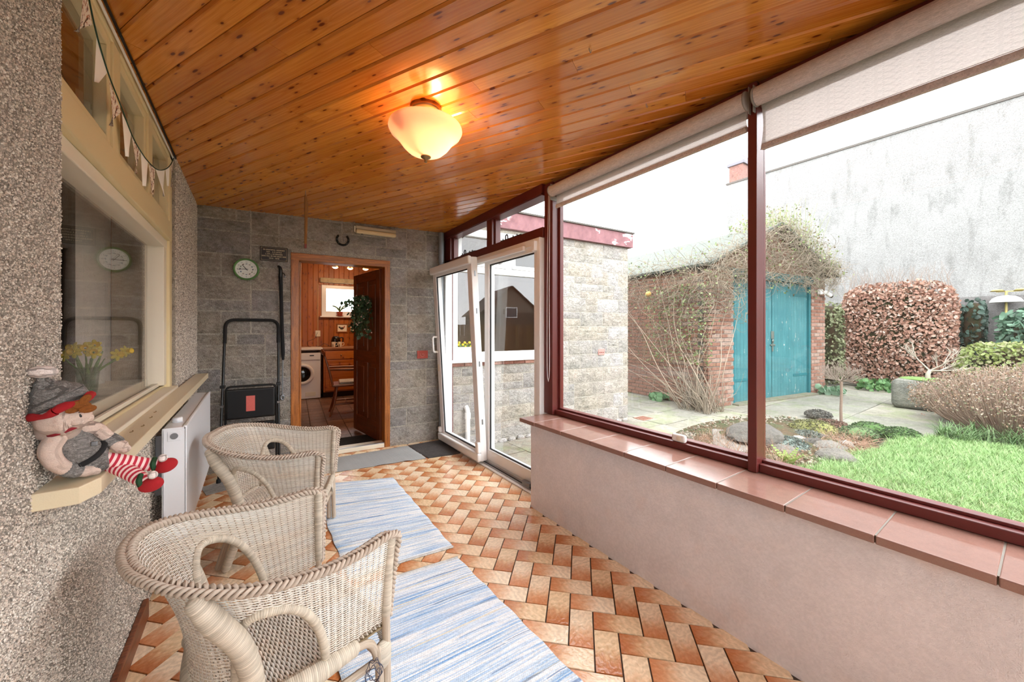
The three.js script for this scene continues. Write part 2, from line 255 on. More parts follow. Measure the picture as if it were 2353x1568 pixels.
// ---------- ceiling: varnished pine boards running 28 degrees off the room's length ----------
const ceilY = (X) => 2.3826 + 0.0197 * X;
{
  const ceiling = struct('ceiling', rb(-0.64, 2.16, 2.44, 2.56, -1.9, 4.5), M.roof);
  const an = 152 * Math.PI / 180, d = [Math.sin(an), Math.cos(an)], p = [-d[1], d[0]], bw = 0.094;
  const planes = [[1, 0, 0.44], [-1, 0, 1.99], [0, 1, 1.7], [-Math.sin(TH), -Math.cos(TH), Z0 * Math.cos(TH) + 0.02]];      // a*X + b*Z + c > 0
  const clip = (poly, [a, b, k]) => { const out = []; poly.forEach((q, i) => { const r = poly[(i + 1) % poly.length], s = a * q[0] + b * q[1] + k, t = a * r[0] + b * r[1] + k; if (s >= 0) out.push(q); if ((s > 0) !== (t > 0)) { const f = s / (s - t); out.push([mix(q[0], r[0], f), mix(q[1], r[1], f)]); } }); return out; };
  for (let r = -30; r < 70; r++) {
    const c0 = 0.651 + r * bw + 0.0008, c1 = c0 + bw - 0.0016; let t = -6 - rnd() * 2.4;
    while (t < 4) {
      const len = rr(1.5, 2.9), t1 = t + len - 0.0012; let q = [[c0, t], [c1, t], [c1, t1], [c0, t1]].map(([a, b]) => [p[0] * a + d[0] * b, p[1] * a + d[1] * b]);
      for (const pl of planes) if (q.length > 2) q = clip(q, pl);
      t += len; if (q.length < 3) continue;
      let area = 0; q.forEach((a, i) => { const b = q[(i + 1) % q.length]; area += a[0] * b[1] - b[0] * a[1]; }); if (Math.abs(area) < 0.004) continue; if (area < 0) q.reverse();
      // faces: board underside, a small chamfer to its edges, sides
      const n = q.length, cx = q.reduce((s, a) => s + a[0], 0) / n, cz = q.reduce((s, a) => s + a[1], 0) / n, pos = [], uv = [], ou = rnd() * 4, ov = rnd();
      const ins = (a, e) => { const cA = a[0] * p[0] + a[1] * p[1], mid = (c0 + c1) / 2, k = cA > mid ? Math.max(mid, cA - e) : Math.min(mid, cA + e), tt = a[0] * d[0] + a[1] * d[1]; return [p[0] * k + d[0] * tt, p[1] * k + d[1] * tt]; };
      const put = (a, y) => { pos.push(a[0], ceilY(a[0]) + y, -a[1]); uv.push((a[0] * d[0] + a[1] * d[1] + ou) / 4, (a[0] * p[0] + a[1] * p[1] - c0) * 1.0 + ov); };
      const lo = q.map((a) => ins(a, 0.0075));
      for (let i = 1; i < n - 1; i++) { put(lo[0], 0); put(lo[i + 1], 0); put(lo[i], 0); }
      for (let i = 0; i < n; i++) { const j = (i + 1) % n; for (const [A, ya, B, yb] of [[lo, 0, q, 0.007], [q, 0.007, q, 0.018]]) { put(A[i], ya); put(A[j], ya); put(B[j], yb); put(A[i], ya); put(B[j], yb); put(B[i], yb); } }
      const g = new THREE.BufferGeometry(); g.setAttribute('position', new THREE.Float32BufferAttribute(pos, 3)); g.setAttribute('uv', new THREE.Float32BufferAttribute(uv, 2)); g.computeVertexNormals();
      mesh('plank', g, pick(M.planks), ceiling);
    }
  }
}
// ---------- left wall: pebble dash, with the house window in it ----------
const wallL = -0.405, WZ0 = 1.445, WZ1 = 3.15;
{
  const wall = struct('wall_left', merge([rb(-0.62, wallL, -0.2, 2.5, -1.85, WZ0), rb(-0.62, wallL, -0.2, 0.872, WZ0, WZ1), rb(-0.62, wallL, -0.2, 2.5, WZ1, 4.5)]), M.pebbleBase);
  const cols = [0xe6ded2, 0xd8ccbe, 0xcec4b6, 0xbeb4a8, 0xaaa096, 0x837a70, 0xdacabc, 0xeee8de, 0xcec2b6, 0xb8aea4].map((c) => new THREE.Color(c)), spots = [];
  const put = (Z, Y, k, X = wallL) => spots.push([X, Y, Z, k]);
  const fill = (z0, z1, y0, y1, per, k) => { const n = Math.round((z1 - z0) * (y1 - y0) * per); for (let i = 0; i < n; i++) put(rr(z0, z1), rr(y0, y1), k); };
  fill(0.9, WZ0, 0, 2.38, 62000, 1); fill(0.75, 1.9, 0, 0.87, 50000, 1); fill(1.9, WZ1, 0, 0.87, 18000, 1.5); fill(WZ1, 4.28, 0, 2.38, 17000, 1.6);
  for (let i = 0; i < 9000; i++) put(WZ0, rr(0, 2.38), 1, rr(-0.47, wallL));
  const g = mergeVertices(new THREE.IcosahedronGeometry(1, 0).deleteAttribute('uv').deleteAttribute('normal')); g.computeVertexNormals();
  const im = new THREE.InstancedMesh(g, mat(0xffffff, 0.8), spots.length), m4 = new THREE.Matrix4(), q = new THREE.Quaternion(), e = new THREE.Euler();
  spots.forEach(([X, Y, Z, k], i) => { q.setFromEuler(e.set(rnd() * 6, rnd() * 6, rnd() * 6)); const s = rr(0.0012, 0.0027) * k; m4.compose(W(X + rr(-0.002, 0.001), Y, Z), q, v3(s * rr(0.7, 1.3), s * rr(0.7, 1.4), s)); im.setMatrixAt(i, m4); im.setColorAt(i, pick(cols)); });
  im.name = 'pebbles'; im.userData.kind = 'stuff'; im.castShadow = im.receiveShadow = true; wall.add(im);
  struct('baseboard_left', rcb(wallL + 0.002, wallL + 0.022, 0, 0.085, -1.7, 2.3, 0.004), M.skirting);
}
{
  const w = thing('window_1', null, null, null, 0, null, 'structure'), fx = -0.42;
  const F = (a, b, y0, y1, z0, z1, name = 'frame', m = M.cream) => mesh(name, rcb(a, b, y0, y1, z0, z1, 0.005), m, w);
  F(-0.49, fx, 0.93, 2.42, 3.075, WZ1, 'jamb'); F(-0.51, -0.435, 0.95, 1.81, 3.0, 3.075, 'inner_jamb', M.creamLight); F(-0.51, fx, 2.335, 2.42, 0.7, WZ1, 'head');
  F(-0.52, fx + 0.008, 1.825, 1.935, 0.7, 3.095, 'transom'); F(-0.51, fx - 0.012, 1.775, 1.825, 0.7, 3.075, 'transom_moulding', M.creamLight); F(-0.51, fx + 0.004, 1.91, 1.923, 0.7, 3.075, 'drip_bead');
  F(-0.468, fx, 1.925, 2.35, 1.955, 2.04, 'mullion'); F(-0.468, fx, 1.925, 2.35, 2.51, 2.60, 'mullion');
  for (const [a, b] of [[1.40, 1.955], [2.04, 2.51], [2.60, 3.075]]) {      // three top lights
    const s = 0.038; for (const g of [rcb(-0.466, fx - 0.008, 1.937, 2.335, a, a + s, 0.004), rcb(-0.466, fx - 0.008, 1.937, 2.335, b - s, b, 0.004), rcb(-0.466, fx - 0.008, 1.937, 1.937 + s, a + s, b - s, 0.004), rcb(-0.466, fx - 0.008, 2.335 - s, 2.335, a + s, b - s, 0.004)]) mesh('sash', g, M.cream, w);
    mesh('pane', rb(-0.463, -0.457, 1.965, 2.305, a + 0.03, b - 0.03), M.glass, w);
  }
  mesh('pane', rb(-0.482, -0.476, 0.95, 1.785, 0.7, 3.02), M.glass, w);
  mesh('bead', rcb(-0.475, -0.46, 0.945, 0.965, 0.7, 3.02, 0.003), M.creamLight, w); mesh('reveal', rb(-0.68, -0.49, 0.95, 2.42, 3.125, 3.15), mat(0xb8a88e, 0.9, { map: T.plaster }), w);
  mesh('sill', rcb(-0.52, -0.39, 0.876, 0.932, 1.46, WZ1, 0.006), M.creamLight, w); mesh('sill_lip', rcb(-0.457, -0.444, 0.932, 0.944, 1.46, 3.075, 0.004), M.cream, w);
  const sh = new THREE.Shape(); [[-0.465, 1.29], [-0.335, 1.29], [-0.313, 1.345], [-0.313, 4.02], [-0.388, 4.02], [-0.388, 1.461], [-0.465, 1.461]].forEach(([x, z], i) => i ? sh.lineTo(x, z) : sh.moveTo(x, z));
  const g = uvm(new THREE.ExtrudeGeometry(sh, { depth: 0.034, bevelEnabled: true, bevelSize: 0.003, bevelThickness: 0.003, bevelSegments: 2 }).rotateX(-Math.PI / 2).translate(0, 0.881, 0));
  mesh('sill_board', g, mat(0xe2d3b2, 0.36, { bumpMap: rep(T.bumpFine, 3), bumpScale: 0.0005 }), w);
  for (const [z, x] of [[1.95, -0.347], [2.12, -0.352], [2.25, -0.36], [1.86, -0.36]]) mesh('paint_chip', tube([W(x, 0.9195, z), W(x + 0.006, 0.9195, z + 0.012), W(x + 0.002, 0.9195, z + 0.03)], 0.0014, 8, 4), mat(0x8a7348, 0.9), w);
}
// lounge behind that window: dim closed room with a net curtain
{
  struct('wall_lounge', merge([rb(-3.9, -3.8, -0.2, 2.5, -1.9, 4.5), rb(-3.8, -0.62, -0.2, 2.5, -1.9, -1.8), rb(-3.8, -0.62, -0.2, 2.5, 4.4, 4.5)]), M.loungeWall);
  struct('floor', rb(-3.8, -0.62, -0.2, 0, -1.8, 4.4), M.dark); struct('ceiling', rb(-3.8, -0.62, 2.44, 2.56, -1.8, 4.4), M.loungeWall);
  const cur = (z0, z1, name, color, amp, n, label) => { const g = new THREE.PlaneGeometry(z1 - z0, 1.55, n * 10, 1), p = g.attributes.position; for (let i = 0; i < p.count; i++) { const t = p.getX(i) / (z1 - z0) + 0.5; p.setXYZ(i, -0.70 + amp * Math.sin(t * n * 6.283) * (0.7 + 0.3 * Math.sin(t * 11)), p.getY(i) + 1.70, -(z0 + t * (z1 - z0)) - (p.getY(i) < 0 ? 0.02 * Math.sin(t * 9) : 0)); } g.computeVertexNormals(); tag(mesh(name, g, mat(color, 0.95, { side: THREE.DoubleSide, transmission: 0.35, thickness: 0 })), label, 'curtain'); };
  cur(2.66, 3.2, 'net_curtain', 0xf2eee2, 0.02, 5, 'off-white net curtain gathered behind the cream house window');
  tag(mesh('wooden_cabinet', rcb(-2.2, -1.7, 0, 1.4, 2.6, 4.2, 0.01), M.skirting), 'brown wooden cabinet indoors behind the cream house window', 'cabinet');
  tag(mesh('window_board', rcb(-0.80, -0.53, 0.93, 0.985, 0.9, 3.12, 0.006), M.creamLight), null, null, null, 'structure');
}
// ---------- right side: dwarf wall, tiled sill, timber glazing ----------
{
  struct('wall_right', merge([rb(1.653, 2.05, -0.25, 0.606, -1.75, 2.15)]), M.plaster);
  const t = thing('trim_1', null, null, null, 0, null, 'structure'), J = [2.235, 2.06, 1.79, 1.537, 1.295, 1.05, 0.812, 0.565, 0.321, 0.083, -0.165, -0.41, -0.66, -0.91, -1.16, -1.41, -1.66];
  mesh('bed', rb(1.622, 1.95, 0.608, 0.6315, -1.7, 2.2), M.grout, t);
  for (let i = 0; i < J.length - 1; i++) { const k = i / 40; mesh('sill_tile', rcb(1.612 + rr(-0.002, 0.002), 1.905, 0.606, 0.633, J[i + 1] + 0.0016, J[i] - 0.0016, 0.0035, 2), M.sillTile, t); }
  const post = (z0, z1, x0 = 1.87) => mesh('post', rcb(x0, 1.965, 0.634, 2.41, z0, z1, 0.003), M.maroon, w2());
  let group; const w2 = () => group;
  const bays = [[0.80, 2.165], [-0.66, 0.762], [-1.70, -0.70]];
  bays.forEach(([a, b], i) => {
    group = thing('window_' + (i + 2), null, null, null, 0, null, 'structure');
    mesh('bottom_rail', rcb(1.89, 1.97, 0.634, 0.672, a, b, 0.004), M.maroon, group); mesh('glazing_bead', rcb(1.925, 1.97, 0.672, 0.684, a, b, 0.003), M.maroon, group);
    mesh('top_rail', rcb(1.89, 1.97, 2.30, 2.41, a, b, 0.004), M.maroon, group); mesh('pane', rb(1.943, 1.947, 0.67, 2.31, a, b), M.glass, group);
    if (i === 0) { post(2.165, 2.262); mesh('bead', rcb(1.93, 1.965, 0.68, 2.31, 2.145, 2.166, 0.003), M.maroon, group); } else post(b, b + 0.038);
  });
  // unseen glazed end behind the viewer, added to let in daylight
  struct('wall_end', rb(-0.62, 2.05, -0.25, 0.6, -1.95, -1.72), M.plaster);
  group = thing('window_6', null, null, null, 0, null, 'structure');
  for (const x of [-0.36, 0.42, 1.2, 1.9]) mesh('post', rcb(x, x + 0.06, 0.6, 2.42, -1.86, -1.78, 0.003), M.maroon, group);
  mesh('bottom_rail', rcb(-0.38, 1.96, 0.6, 0.65, -1.86, -1.78, 0.003), M.maroon, group); mesh('top_rail', rcb(-0.38, 1.96, 2.34, 2.42, -1.86, -1.78, 0.003), M.maroon, group);
  mesh('pane', rb(-0.36, 1.95, 0.63, 2.36, -1.822, -1.818), M.glass, group);
}
// glazed door unit: fixed pane, tilted sliding panel, timber transom lights
{
  const d = thing('door_1', null, null, null, 0, null, 'structure'), U = (g, n = 'frame') => mesh(n, g, M.upvc, d);
  U(rcb(1.83, 1.915, 1.945, 2.005, 2.27, 4.06, 0.006), 'head'); U(rcb(1.83, 1.915, 0.0, 1.95, 2.268, 2.315, 0.006), 'jamb'); U(rcb(1.83, 1.915, 0.0, 1.95, 4.0, 4.06, 0.006), 'jamb'); U(rcb(1.845, 1.915, -0.02, 0.045, 2.27, 4.06, 0.006), 'threshold');
  U(rcb(1.835, 1.905, 0.04, 1.95, 3.045, 3.125, 0.008), 'sash_stile'); U(rcb(1.835, 1.905, 0.04, 1.95, 2.31, 2.35, 0.008), 'sash_stile'); U(rcb(1.835, 1.905, 0.045, 0.145, 2.34, 3.06, 0.008), 'sash_rail'); U(rcb(1.835, 1.905, 1.90, 1.95, 2.34, 3.06, 0.008), 'sash_rail');
  for (const g of [rb(1.85, 1.862, 0.145, 0.155, 2.35, 3.045), rb(1.85, 1.862, 1.89, 1.90, 2.35, 3.045), rb(1.85, 1.862, 0.145, 1.9, 2.35, 2.358), rb(1.85, 1.862, 0.145, 1.9, 3.036, 3.046)]) mesh('gasket', g, M.seal, d);
  mesh('pane', rb(1.868, 1.872, 0.14, 1.905, 2.34, 3.055), M.glass, d);
  U(rcb(1.772, 1.80, 0, 0.012, 2.16, 3.75, 0.003), 'track_edge'); mesh('track', rcb(1.80, 1.845, 0, 0.022, 2.16, 4.06, 0.003), M.alu, d); mesh('track_groove', rb(1.808, 1.822, 0.0215, 0.0235, 2.2, 3.3), M.seal, d); mesh('buffer', rcb(1.797, 1.828, 0.0235, 0.06, 2.36, 2.46, 0.006), M.steel, d);
  U(rcb(1.80, 1.83, 1.925, 1.965, 2.45, 4.0, 0.006), 'top_guide'); U(rcb(1.80, 1.84, 1.90, 1.98, 2.30, 2.34, 0.006), 'guide_end');
  // panel hung just inside, leaning into the room at its top
  const p = thing('door_2', null, null, W(1.80, 0.035, 3.51), 0, null, 'structure'); p.rotation.z = 0.058;
  const Q = (x0, x1, y0, y1, z0, z1, n, m = M.upvc, r = 0.008) => mesh(n, cb(x0, x1, y0, y1, z0, z1, r), m, p);
  Q(-0.035, 0.035, 0, 1.93, -0.46, -0.375, 'stile'); Q(-0.035, 0.035, 0, 1.93, 0.36, 0.445, 'stile'); Q(-0.035, 0.035, 0, 0.10, -0.38, 0.37, 'rail'); Q(-0.035, 0.035, 1.83, 1.93, -0.38, 0.37, 'rail');
  for (const g of [bx(-0.026, -0.014, 0.10, 0.11, -0.375, 0.36), bx(-0.026, -0.014, 1.82, 1.83, -0.375, 0.36), bx(-0.026, -0.014, 0.1, 1.83, -0.375, -0.366), bx(-0.026, -0.014, 0.1, 1.83, 0.351, 0.361), bx(0.014, 0.026, 0.1, 1.83, 0.345, 0.361)]) mesh('gasket', g, M.seal, p);
  mesh('pane', bx(-0.002, 0.002, 0.095, 1.835, -0.38, 0.365), M.glass, p);
  Q(-0.075, -0.03, 0.005, 0.085, -0.47, 0.455, 'carriage_cover', M.upvc, 0.014); Q(-0.07, -0.03, 0.085, 0.19, 0.40, 0.452, 'cover_end', M.upvc, 0.012); Q(-0.07, -0.03, 0.085, 0.15, -0.468, -0.43, 'cover_end', M.upvc, 0.012); Q(-0.07, -0.03, 1.86, 1.94, -0.47, 0.455, 'top_cover', M.upvc, 0.016);
  mesh('handle', poly([v3(-0.035, 1.0, -0.425), v3(-0.085, 1.0, -0.43), v3(-0.085, 1.17, -0.43), v3(-0.035, 1.17, -0.425)], 0.011, 8, 0.03), M.white, p); mesh('lock_plate', cb(-0.04, -0.034, 0.78, 0.86, -0.435, -0.41, 0.004), M.creamLight, p);
  for (const y of [0.35, 0.9, 1.4, 1.75]) mesh('latch', cb(-0.006, 0.008, y, y + 0.05, 0.444, 0.448, 0.002), M.steel, p);
  // timber transom lights above
  const t = thing('window_5', null, null, null, 0, null, 'structure'), B = (g, n, m = M.maroon) => mesh(n, g, m, t);
  B(rcb(1.855, 1.955, 2.006, 2.085, 2.262, 4.1, 0.004), 'bottom_rail'); B(rcb(1.845, 1.955, 2.33, 2.42, 2.262, 4.1, 0.004), 'top_rail'); B(rcb(1.838, 1.86, 2.335, 2.345, 2.262, 4.1, 0.002), 'moulding');
  B(rcb(1.855, 1.955, 2.08, 2.34, 3.02, 3.115, 0.004), 'mullion'); B(rcb(1.855, 1.955, 2.0, 2.4, 3.93, 4.1, 0.004), 'end_post'); B(rcb(1.855, 1.955, 0.0, 2.4, 4.06, 4.13, 0.004), 'end_post');
  for (const z of [3.0, 3.118, 3.895]) B(rcb(1.885, 1.93, 2.085, 2.335, z, z + 0.018, 0.003), 'bead');
  B(rb(1.905, 1.909, 2.08, 2.34, 2.262, 3.03), 'pane', M.glass); B(rb(1.905, 1.909, 2.08, 2.34, 3.11, 3.94), 'pane', M.glass);
  for (const z of [2.78, 3.58]) {
    const s = mesh('window_stay', merge([rcb(1.862, 1.872, 2.085, 2.094, z - 0.22, z + 0.1, 0.002), tube([W(1.866, 2.085, z + 0.02), W(1.864, 2.125, z + 0.015), W(1.864, 2.128, z - 0.01), W(1.866, 2.095, z - 0.015)], 0.006, 12, 6)]), M.black, t); for (const k of [-0.16, -0.1, 0.06]) mesh('pin', rcb(1.862, 1.872, 2.09, 2.108, z + k, z + k + 0.008, 0.002), M.black, s);
  }
}
// ---------- block walls of the house ----------
function blockWall(parent, u0, u1, y0, y1, holes, mats, seedNo) {
  seed = seedNo; const cw = 0.1085, ch = 0.1035, nu = Math.round((u1 - u0) / cw), nv = Math.round((y1 - y0) / ch), sw = (u1 - u0) / nu, sh = (y1 - y0) / nv, used = Array.from({ length: nv }, () => new Uint8Array(nu)), cache = {};
  for (let j = 0; j < nv; j++) for (let i = 0; i < nu; i++) { const a = u0 + (i + 0.5) * sw, b = y0 + (j + 0.5) * sh; if (holes.some((h) => a > h[0] && a < h[1] && b > h[2] && b < h[3])) used[j][i] = 1; }
  const sizes = [[4, 2], [4, 2], [3, 2], [4, 2], [2, 2], [4, 1], [5, 2], [3, 1], [4, 1], [2, 1], [3, 2], [2, 2]];
  for (let j = 0; j < nv; j++) for (let i = 0; i < nu; i++) {
    if (used[j][i]) continue; let ok = null;
    for (let k = 0; k < 14 && !ok; k++) { const [a, b] = pick(sizes); let free = i + a <= nu && j + b <= nv; for (let y = 0; y < b && free; y++) for (let x = 0; x < a && free; x++) if (used[j + y][i + x]) free = false; if (free) ok = [a, b]; }
    if (!ok) { let a = 1; while (a < 4 && i + a < nu && !used[j][i + a]) a++; ok = [a, 1]; }
    for (let y = 0; y < ok[1]; y++) for (let x = 0; x < ok[0]; x++) used[j + y][i + x] = 1;
    const key = ok.join() + Math.floor(rnd() * 4);
    cache[key] ??= (() => {
      const w = ok[0] * sw - 0.013, h = ok[1] * sh - 0.013, nx = ok[0] + 1, ny = ok[1] + 1, g = new THREE.PlaneGeometry(w, h, nx, ny), p = g.attributes.position;
      for (let q = 0; q < p.count; q++) { const ex = Math.abs(p.getX(q)) > w / 2 - 1e-4, ey = Math.abs(p.getY(q)) > h / 2 - 1e-4; p.setZ(q, ex || ey ? 0.001 : 0.008 + rr(-0.003, 0.006)); if (!(ex || ey)) { p.setX(q, p.getX(q) * 1.25); p.setY(q, p.getY(q) * 1.2); } }
      g.computeVertexNormals(); const r = (a, b) => b.rotateY(a);
      return merge([g, new THREE.BoxGeometry(w, h, 0.014).translate(0, 0, -0.0062)]);
    })();
    const cu = u0 + (i + ok[0] / 2) * sw, cy = y0 + (j + ok[1] / 2) * sh, g = uvm(cache[key].clone().translate(cu, cy, 0)); g.translate(-cu, -cy, 0);
    const o = mesh('block', g, pick(mats), parent); o.position.set(cu, cy, 0.002);
  }
}
const HO = () => HP(0, 0, 0);
{
  const w = thing('wall_back', null, null, HO(), -TH, null, 'structure');
  const sh = (list) => merge(list.map(([a, b, c, d]) => bx(a, b, c, d, -0.13, 0.0)));
  mesh('mortar', sh([[-0.46, 0.30, -0.2, 2.5], [1.237, 1.87, -0.2, 2.5], [0.30, 1.237, 2.033, 2.5]]), M.mortar, w);
  blockWall(w, -0.46, 1.86, 0, 2.484, [[0.30, 1.237, -1, 2.035]], M.blocks, 77);
  const o = thing('wall_outside', null, null, HO(), -TH, null, 'structure');
  mesh('mortar', sh([[1.86, 1.95, -0.35, 2.6], [3.47, 4.905, -0.35, 2.6], [1.95, 3.47, -0.35, 0.9], [1.95, 3.47, 2.53, 2.6]]), M.mortar, o);
  mesh('return_wall', bx(4.78, 4.905, -0.35, 2.6, -4.4, -0.1), M.blocks[1], o);
  blockWall(o, 1.86, 4.92, -0.12, 2.57, [[1.93, 3.49, 0.86, 2.62]], M.blocks, 91);
  for (const [k, u] of Array.from({ length: 22 }, (_, k) => [k, 1.95 + k * 0.137])) mesh('plinth_stone', rockGeo(0.06, rr(0.035, 0.05), 0.03, 0.3, 1).translate(u, -0.145, 0.02), M.blocks[k % 3], o);
  mesh('fascia', cb(1.6, 4.97, 2.572, 2.79, -0.1, 0.06, 0.006), mat(0xffffff, 0.7, { map: rep(T.fascia, 0.45, 1.3) }), o); mesh('fascia_return', cb(4.93, 4.97, 2.572, 2.79, -4.4, -0.1, 0.006), mat(0x7c5458, 0.7), o); mesh('roof_edge', cb(1.6, 4.99, 2.79, 2.815, -4.4, 0.08, 0.004), M.roof, o);
  // white window in that wall
  const q = thing('window_7', null, null, HO(), -TH, null, 'structure'), U = (a, b, c, d, n = 'frame', z0 = -0.1, z1 = -0.01) => mesh(n, cb(a, b, c, d, z0, z1, 0.006), M.upvc, q);
  U(1.95, 2.035, 0.9, 2.55); U(3.39, 3.47, 0.9, 2.55); U(2.03, 3.4, 0.905, 1.0); U(2.03, 3.4, 2.48, 2.55); U(2.03, 3.4, 1.985, 2.065, 'transom'); U(2.70, 2.79, 2.06, 2.5, 'mullion'); U(1.93, 3.5, 0.88, 0.915, 'sill', -0.1, 0.05);
  for (const [a, b] of [[2.035, 2.70], [2.79, 3.39]]) { U(a, a + 0.05, 2.065, 2.48, 'sash', -0.08, 0); U(b - 0.05, b, 2.065, 2.48, 'sash', -0.08, 0); U(a, b, 2.065, 2.115, 'sash', -0.08, 0); U(a, b, 2.43, 2.48, 'sash', -0.08, 0); mesh('pane', bx(a, b, 2.08, 2.47, -0.052, -0.048), glassMat({ ior: 1.5 }), q); }
  mesh('pane', bx(2.03, 3.4, 0.99, 1.99, -0.052, -0.048), glassMat({ ior: 1.55 }), q);
  for (let k = 0; k < 9; k++) mesh('sill_brick', cb(1.94 + k * 0.172, 2.105 + k * 0.172, 0.835, 0.88, -0.06, 0.03 + rr(-0.004, 0.004), 0.006), mat(pick([0x9c6a5a, 0x8a5a4c, 0xa87a6a]), 0.9, { map: T.grain }), q);
  struct('wall_utility', (() => { const g = merge([bx(1.86, 1.95, -0.2, 2.6, -2.6, -0.13), bx(1.95, 4.78, -0.2, 2.6, -2.6, -2.5), bx(1.95, 4.78, 2.5, 2.6, -2.5, -0.13), bx(1.95, 4.78, -0.2, 0, -2.5, -0.13)]); g.rotateY(-TH); const h = HO(); return g.translate(h.x, h.y, h.z); })(), M.loungeWall);
}
// door casing, kitchen shell
const KB = 4.2;
{
  const c = thing('trim_2', null, null, HO(), -TH, null, 'structure'), K = (a, b, y0, y1, z0, z1, n) => mesh(n, uvAlong(cb(a, b, y0, y1, z0, z1, 0.005), y1 - y0 > b - a ? 1 : 0, 1), M.casing, c);
  K(0.30, 0.372, 0, 1.965, -0.15, 0.012, 'jamb'); K(1.178, 1.237, 0, 1.975, -0.15, 0.012, 'jamb'); K(0.30, 1.237, 1.96, 2.033, -0.15, 0.012, 'head'); K(0.372, 0.39, 0, 1.96, -0.15, -0.06, 'stop'); mesh('threshold', cb(0.372, 1.178, 0, 0.045, -0.14, 0.005, 0.006), M.creamLight, c); mesh('threshold_strip', cb(0.372, 1.178, 0.043, 0.052, -0.03, 0.0, 0.003), M.alu, c);
  const place = (g) => { g.rotateY(-TH); const h = HO(); return g.translate(h.x, h.y, h.z); };
  struct('wall_kitchen', place(merge([bx(-1.1, -1.0, -0.2, 2.8, -KB - 0.1, -0.13), bx(1.76, 1.86, -0.2, 2.8, -KB - 0.1, -0.13), bx(-1.0, -0.46, -0.2, 2.8, -0.14, -0.05), bx(-0.46, 1.76, 2.5, 2.8, -0.14, -0.05), bx(-1.0, 0.80, -0.2, 2.8, -KB - 0.14, -KB - 0.02), bx(0.80, 1.76, -0.2, 1.545, -KB - 0.14, -KB - 0.02), bx(0.80, 1.76, 2.18, 2.8, -KB - 0.14, -KB - 0.02), bx(1.70, 1.76, 1.54, 2.2, -KB - 0.14, -KB - 0.02)])), M.pineWall[0]);
  struct('ceiling', place(bx(-1.1, 1.86, 2.74, 2.86, -KB - 0.14, -0.13)), mat(0xd9cdb8, 0.9));
  const f = struct('floor', place(bx(-1.1, 1.86, -0.25, -0.008, -KB - 0.14, -0.13)), mat(0x3a2a22, 0.9));
  f.geometry.applyMatrix4(new THREE.Matrix4()); const km = [0x9a7058, 0x8c6450, 0xa67c62].map((q) => mat(q, 0.3, { map: rep(T.grain, 1) }));
  for (let i = -2; i < 9; i++) for (let j = 0; j < 20; j++) { const a = -0.1 + i * 0.205, b = 0.14 + j * 0.205; if (b > 3.6) continue; mesh('tile', place(cb(a + 0.003, a + 0.202, -0.012, 0, -b - 0.202, -b - 0.003, 0.003)), pick(km), f); }
  const wb = thing('trim_3', null, null, HO(), -TH, null, 'structure'), win = [0.80, 1.70, 1.545, 2.18];
  for (let i = 0; i < 20; i++) {
    const a = -0.1 + i * 0.094, b = a + 0.0925; if (b > 1.76) break;
    for (const [y0, y1] of a > win[0] - 0.06 && a < win[1] ? [[0.9, win[2]], [win[3], 2.74]] : [[0.9, 2.74]]) { const g = cb(a, b, y0, y1, -KB - 0.02, -KB, 0.006); const p = g.attributes.position, uv = g.attributes.uv, r = rnd() * 3; for (let k = 0; k < p.count; k++) uv.setXY(k, p.getY(k) / 4 + r, p.getX(k) - a + r); mesh('board', g, pick(M.pineWall), wb); }
  }
  const q = thing('window_8', null, null, HO(), -TH, null, 'structure'), U = (a, b, y0, y1, n, z0 = -KB - 0.1, z1 = -KB + 0.005) => mesh(n, cb(a, b, y0, y1, z0, z1, 0.006), M.upvc, q);
  U(0.80, 0.885, 1.545, 2.18, 'frame'); U(1.62, 1.70, 1.545, 2.18, 'frame'); U(0.88, 1.63, 1.545, 1.65, 'frame'); U(0.88, 1.63, 2.11, 2.18, 'frame'); U(0.77, 1.72, 1.525, 1.55, 'sill', -KB - 0.05, -KB + 0.09); mesh('pane', bx(0.87, 1.64, 1.64, 2.12, -KB - 0.055, -KB - 0.05), M.glass, q);
}
console.log('structure done');
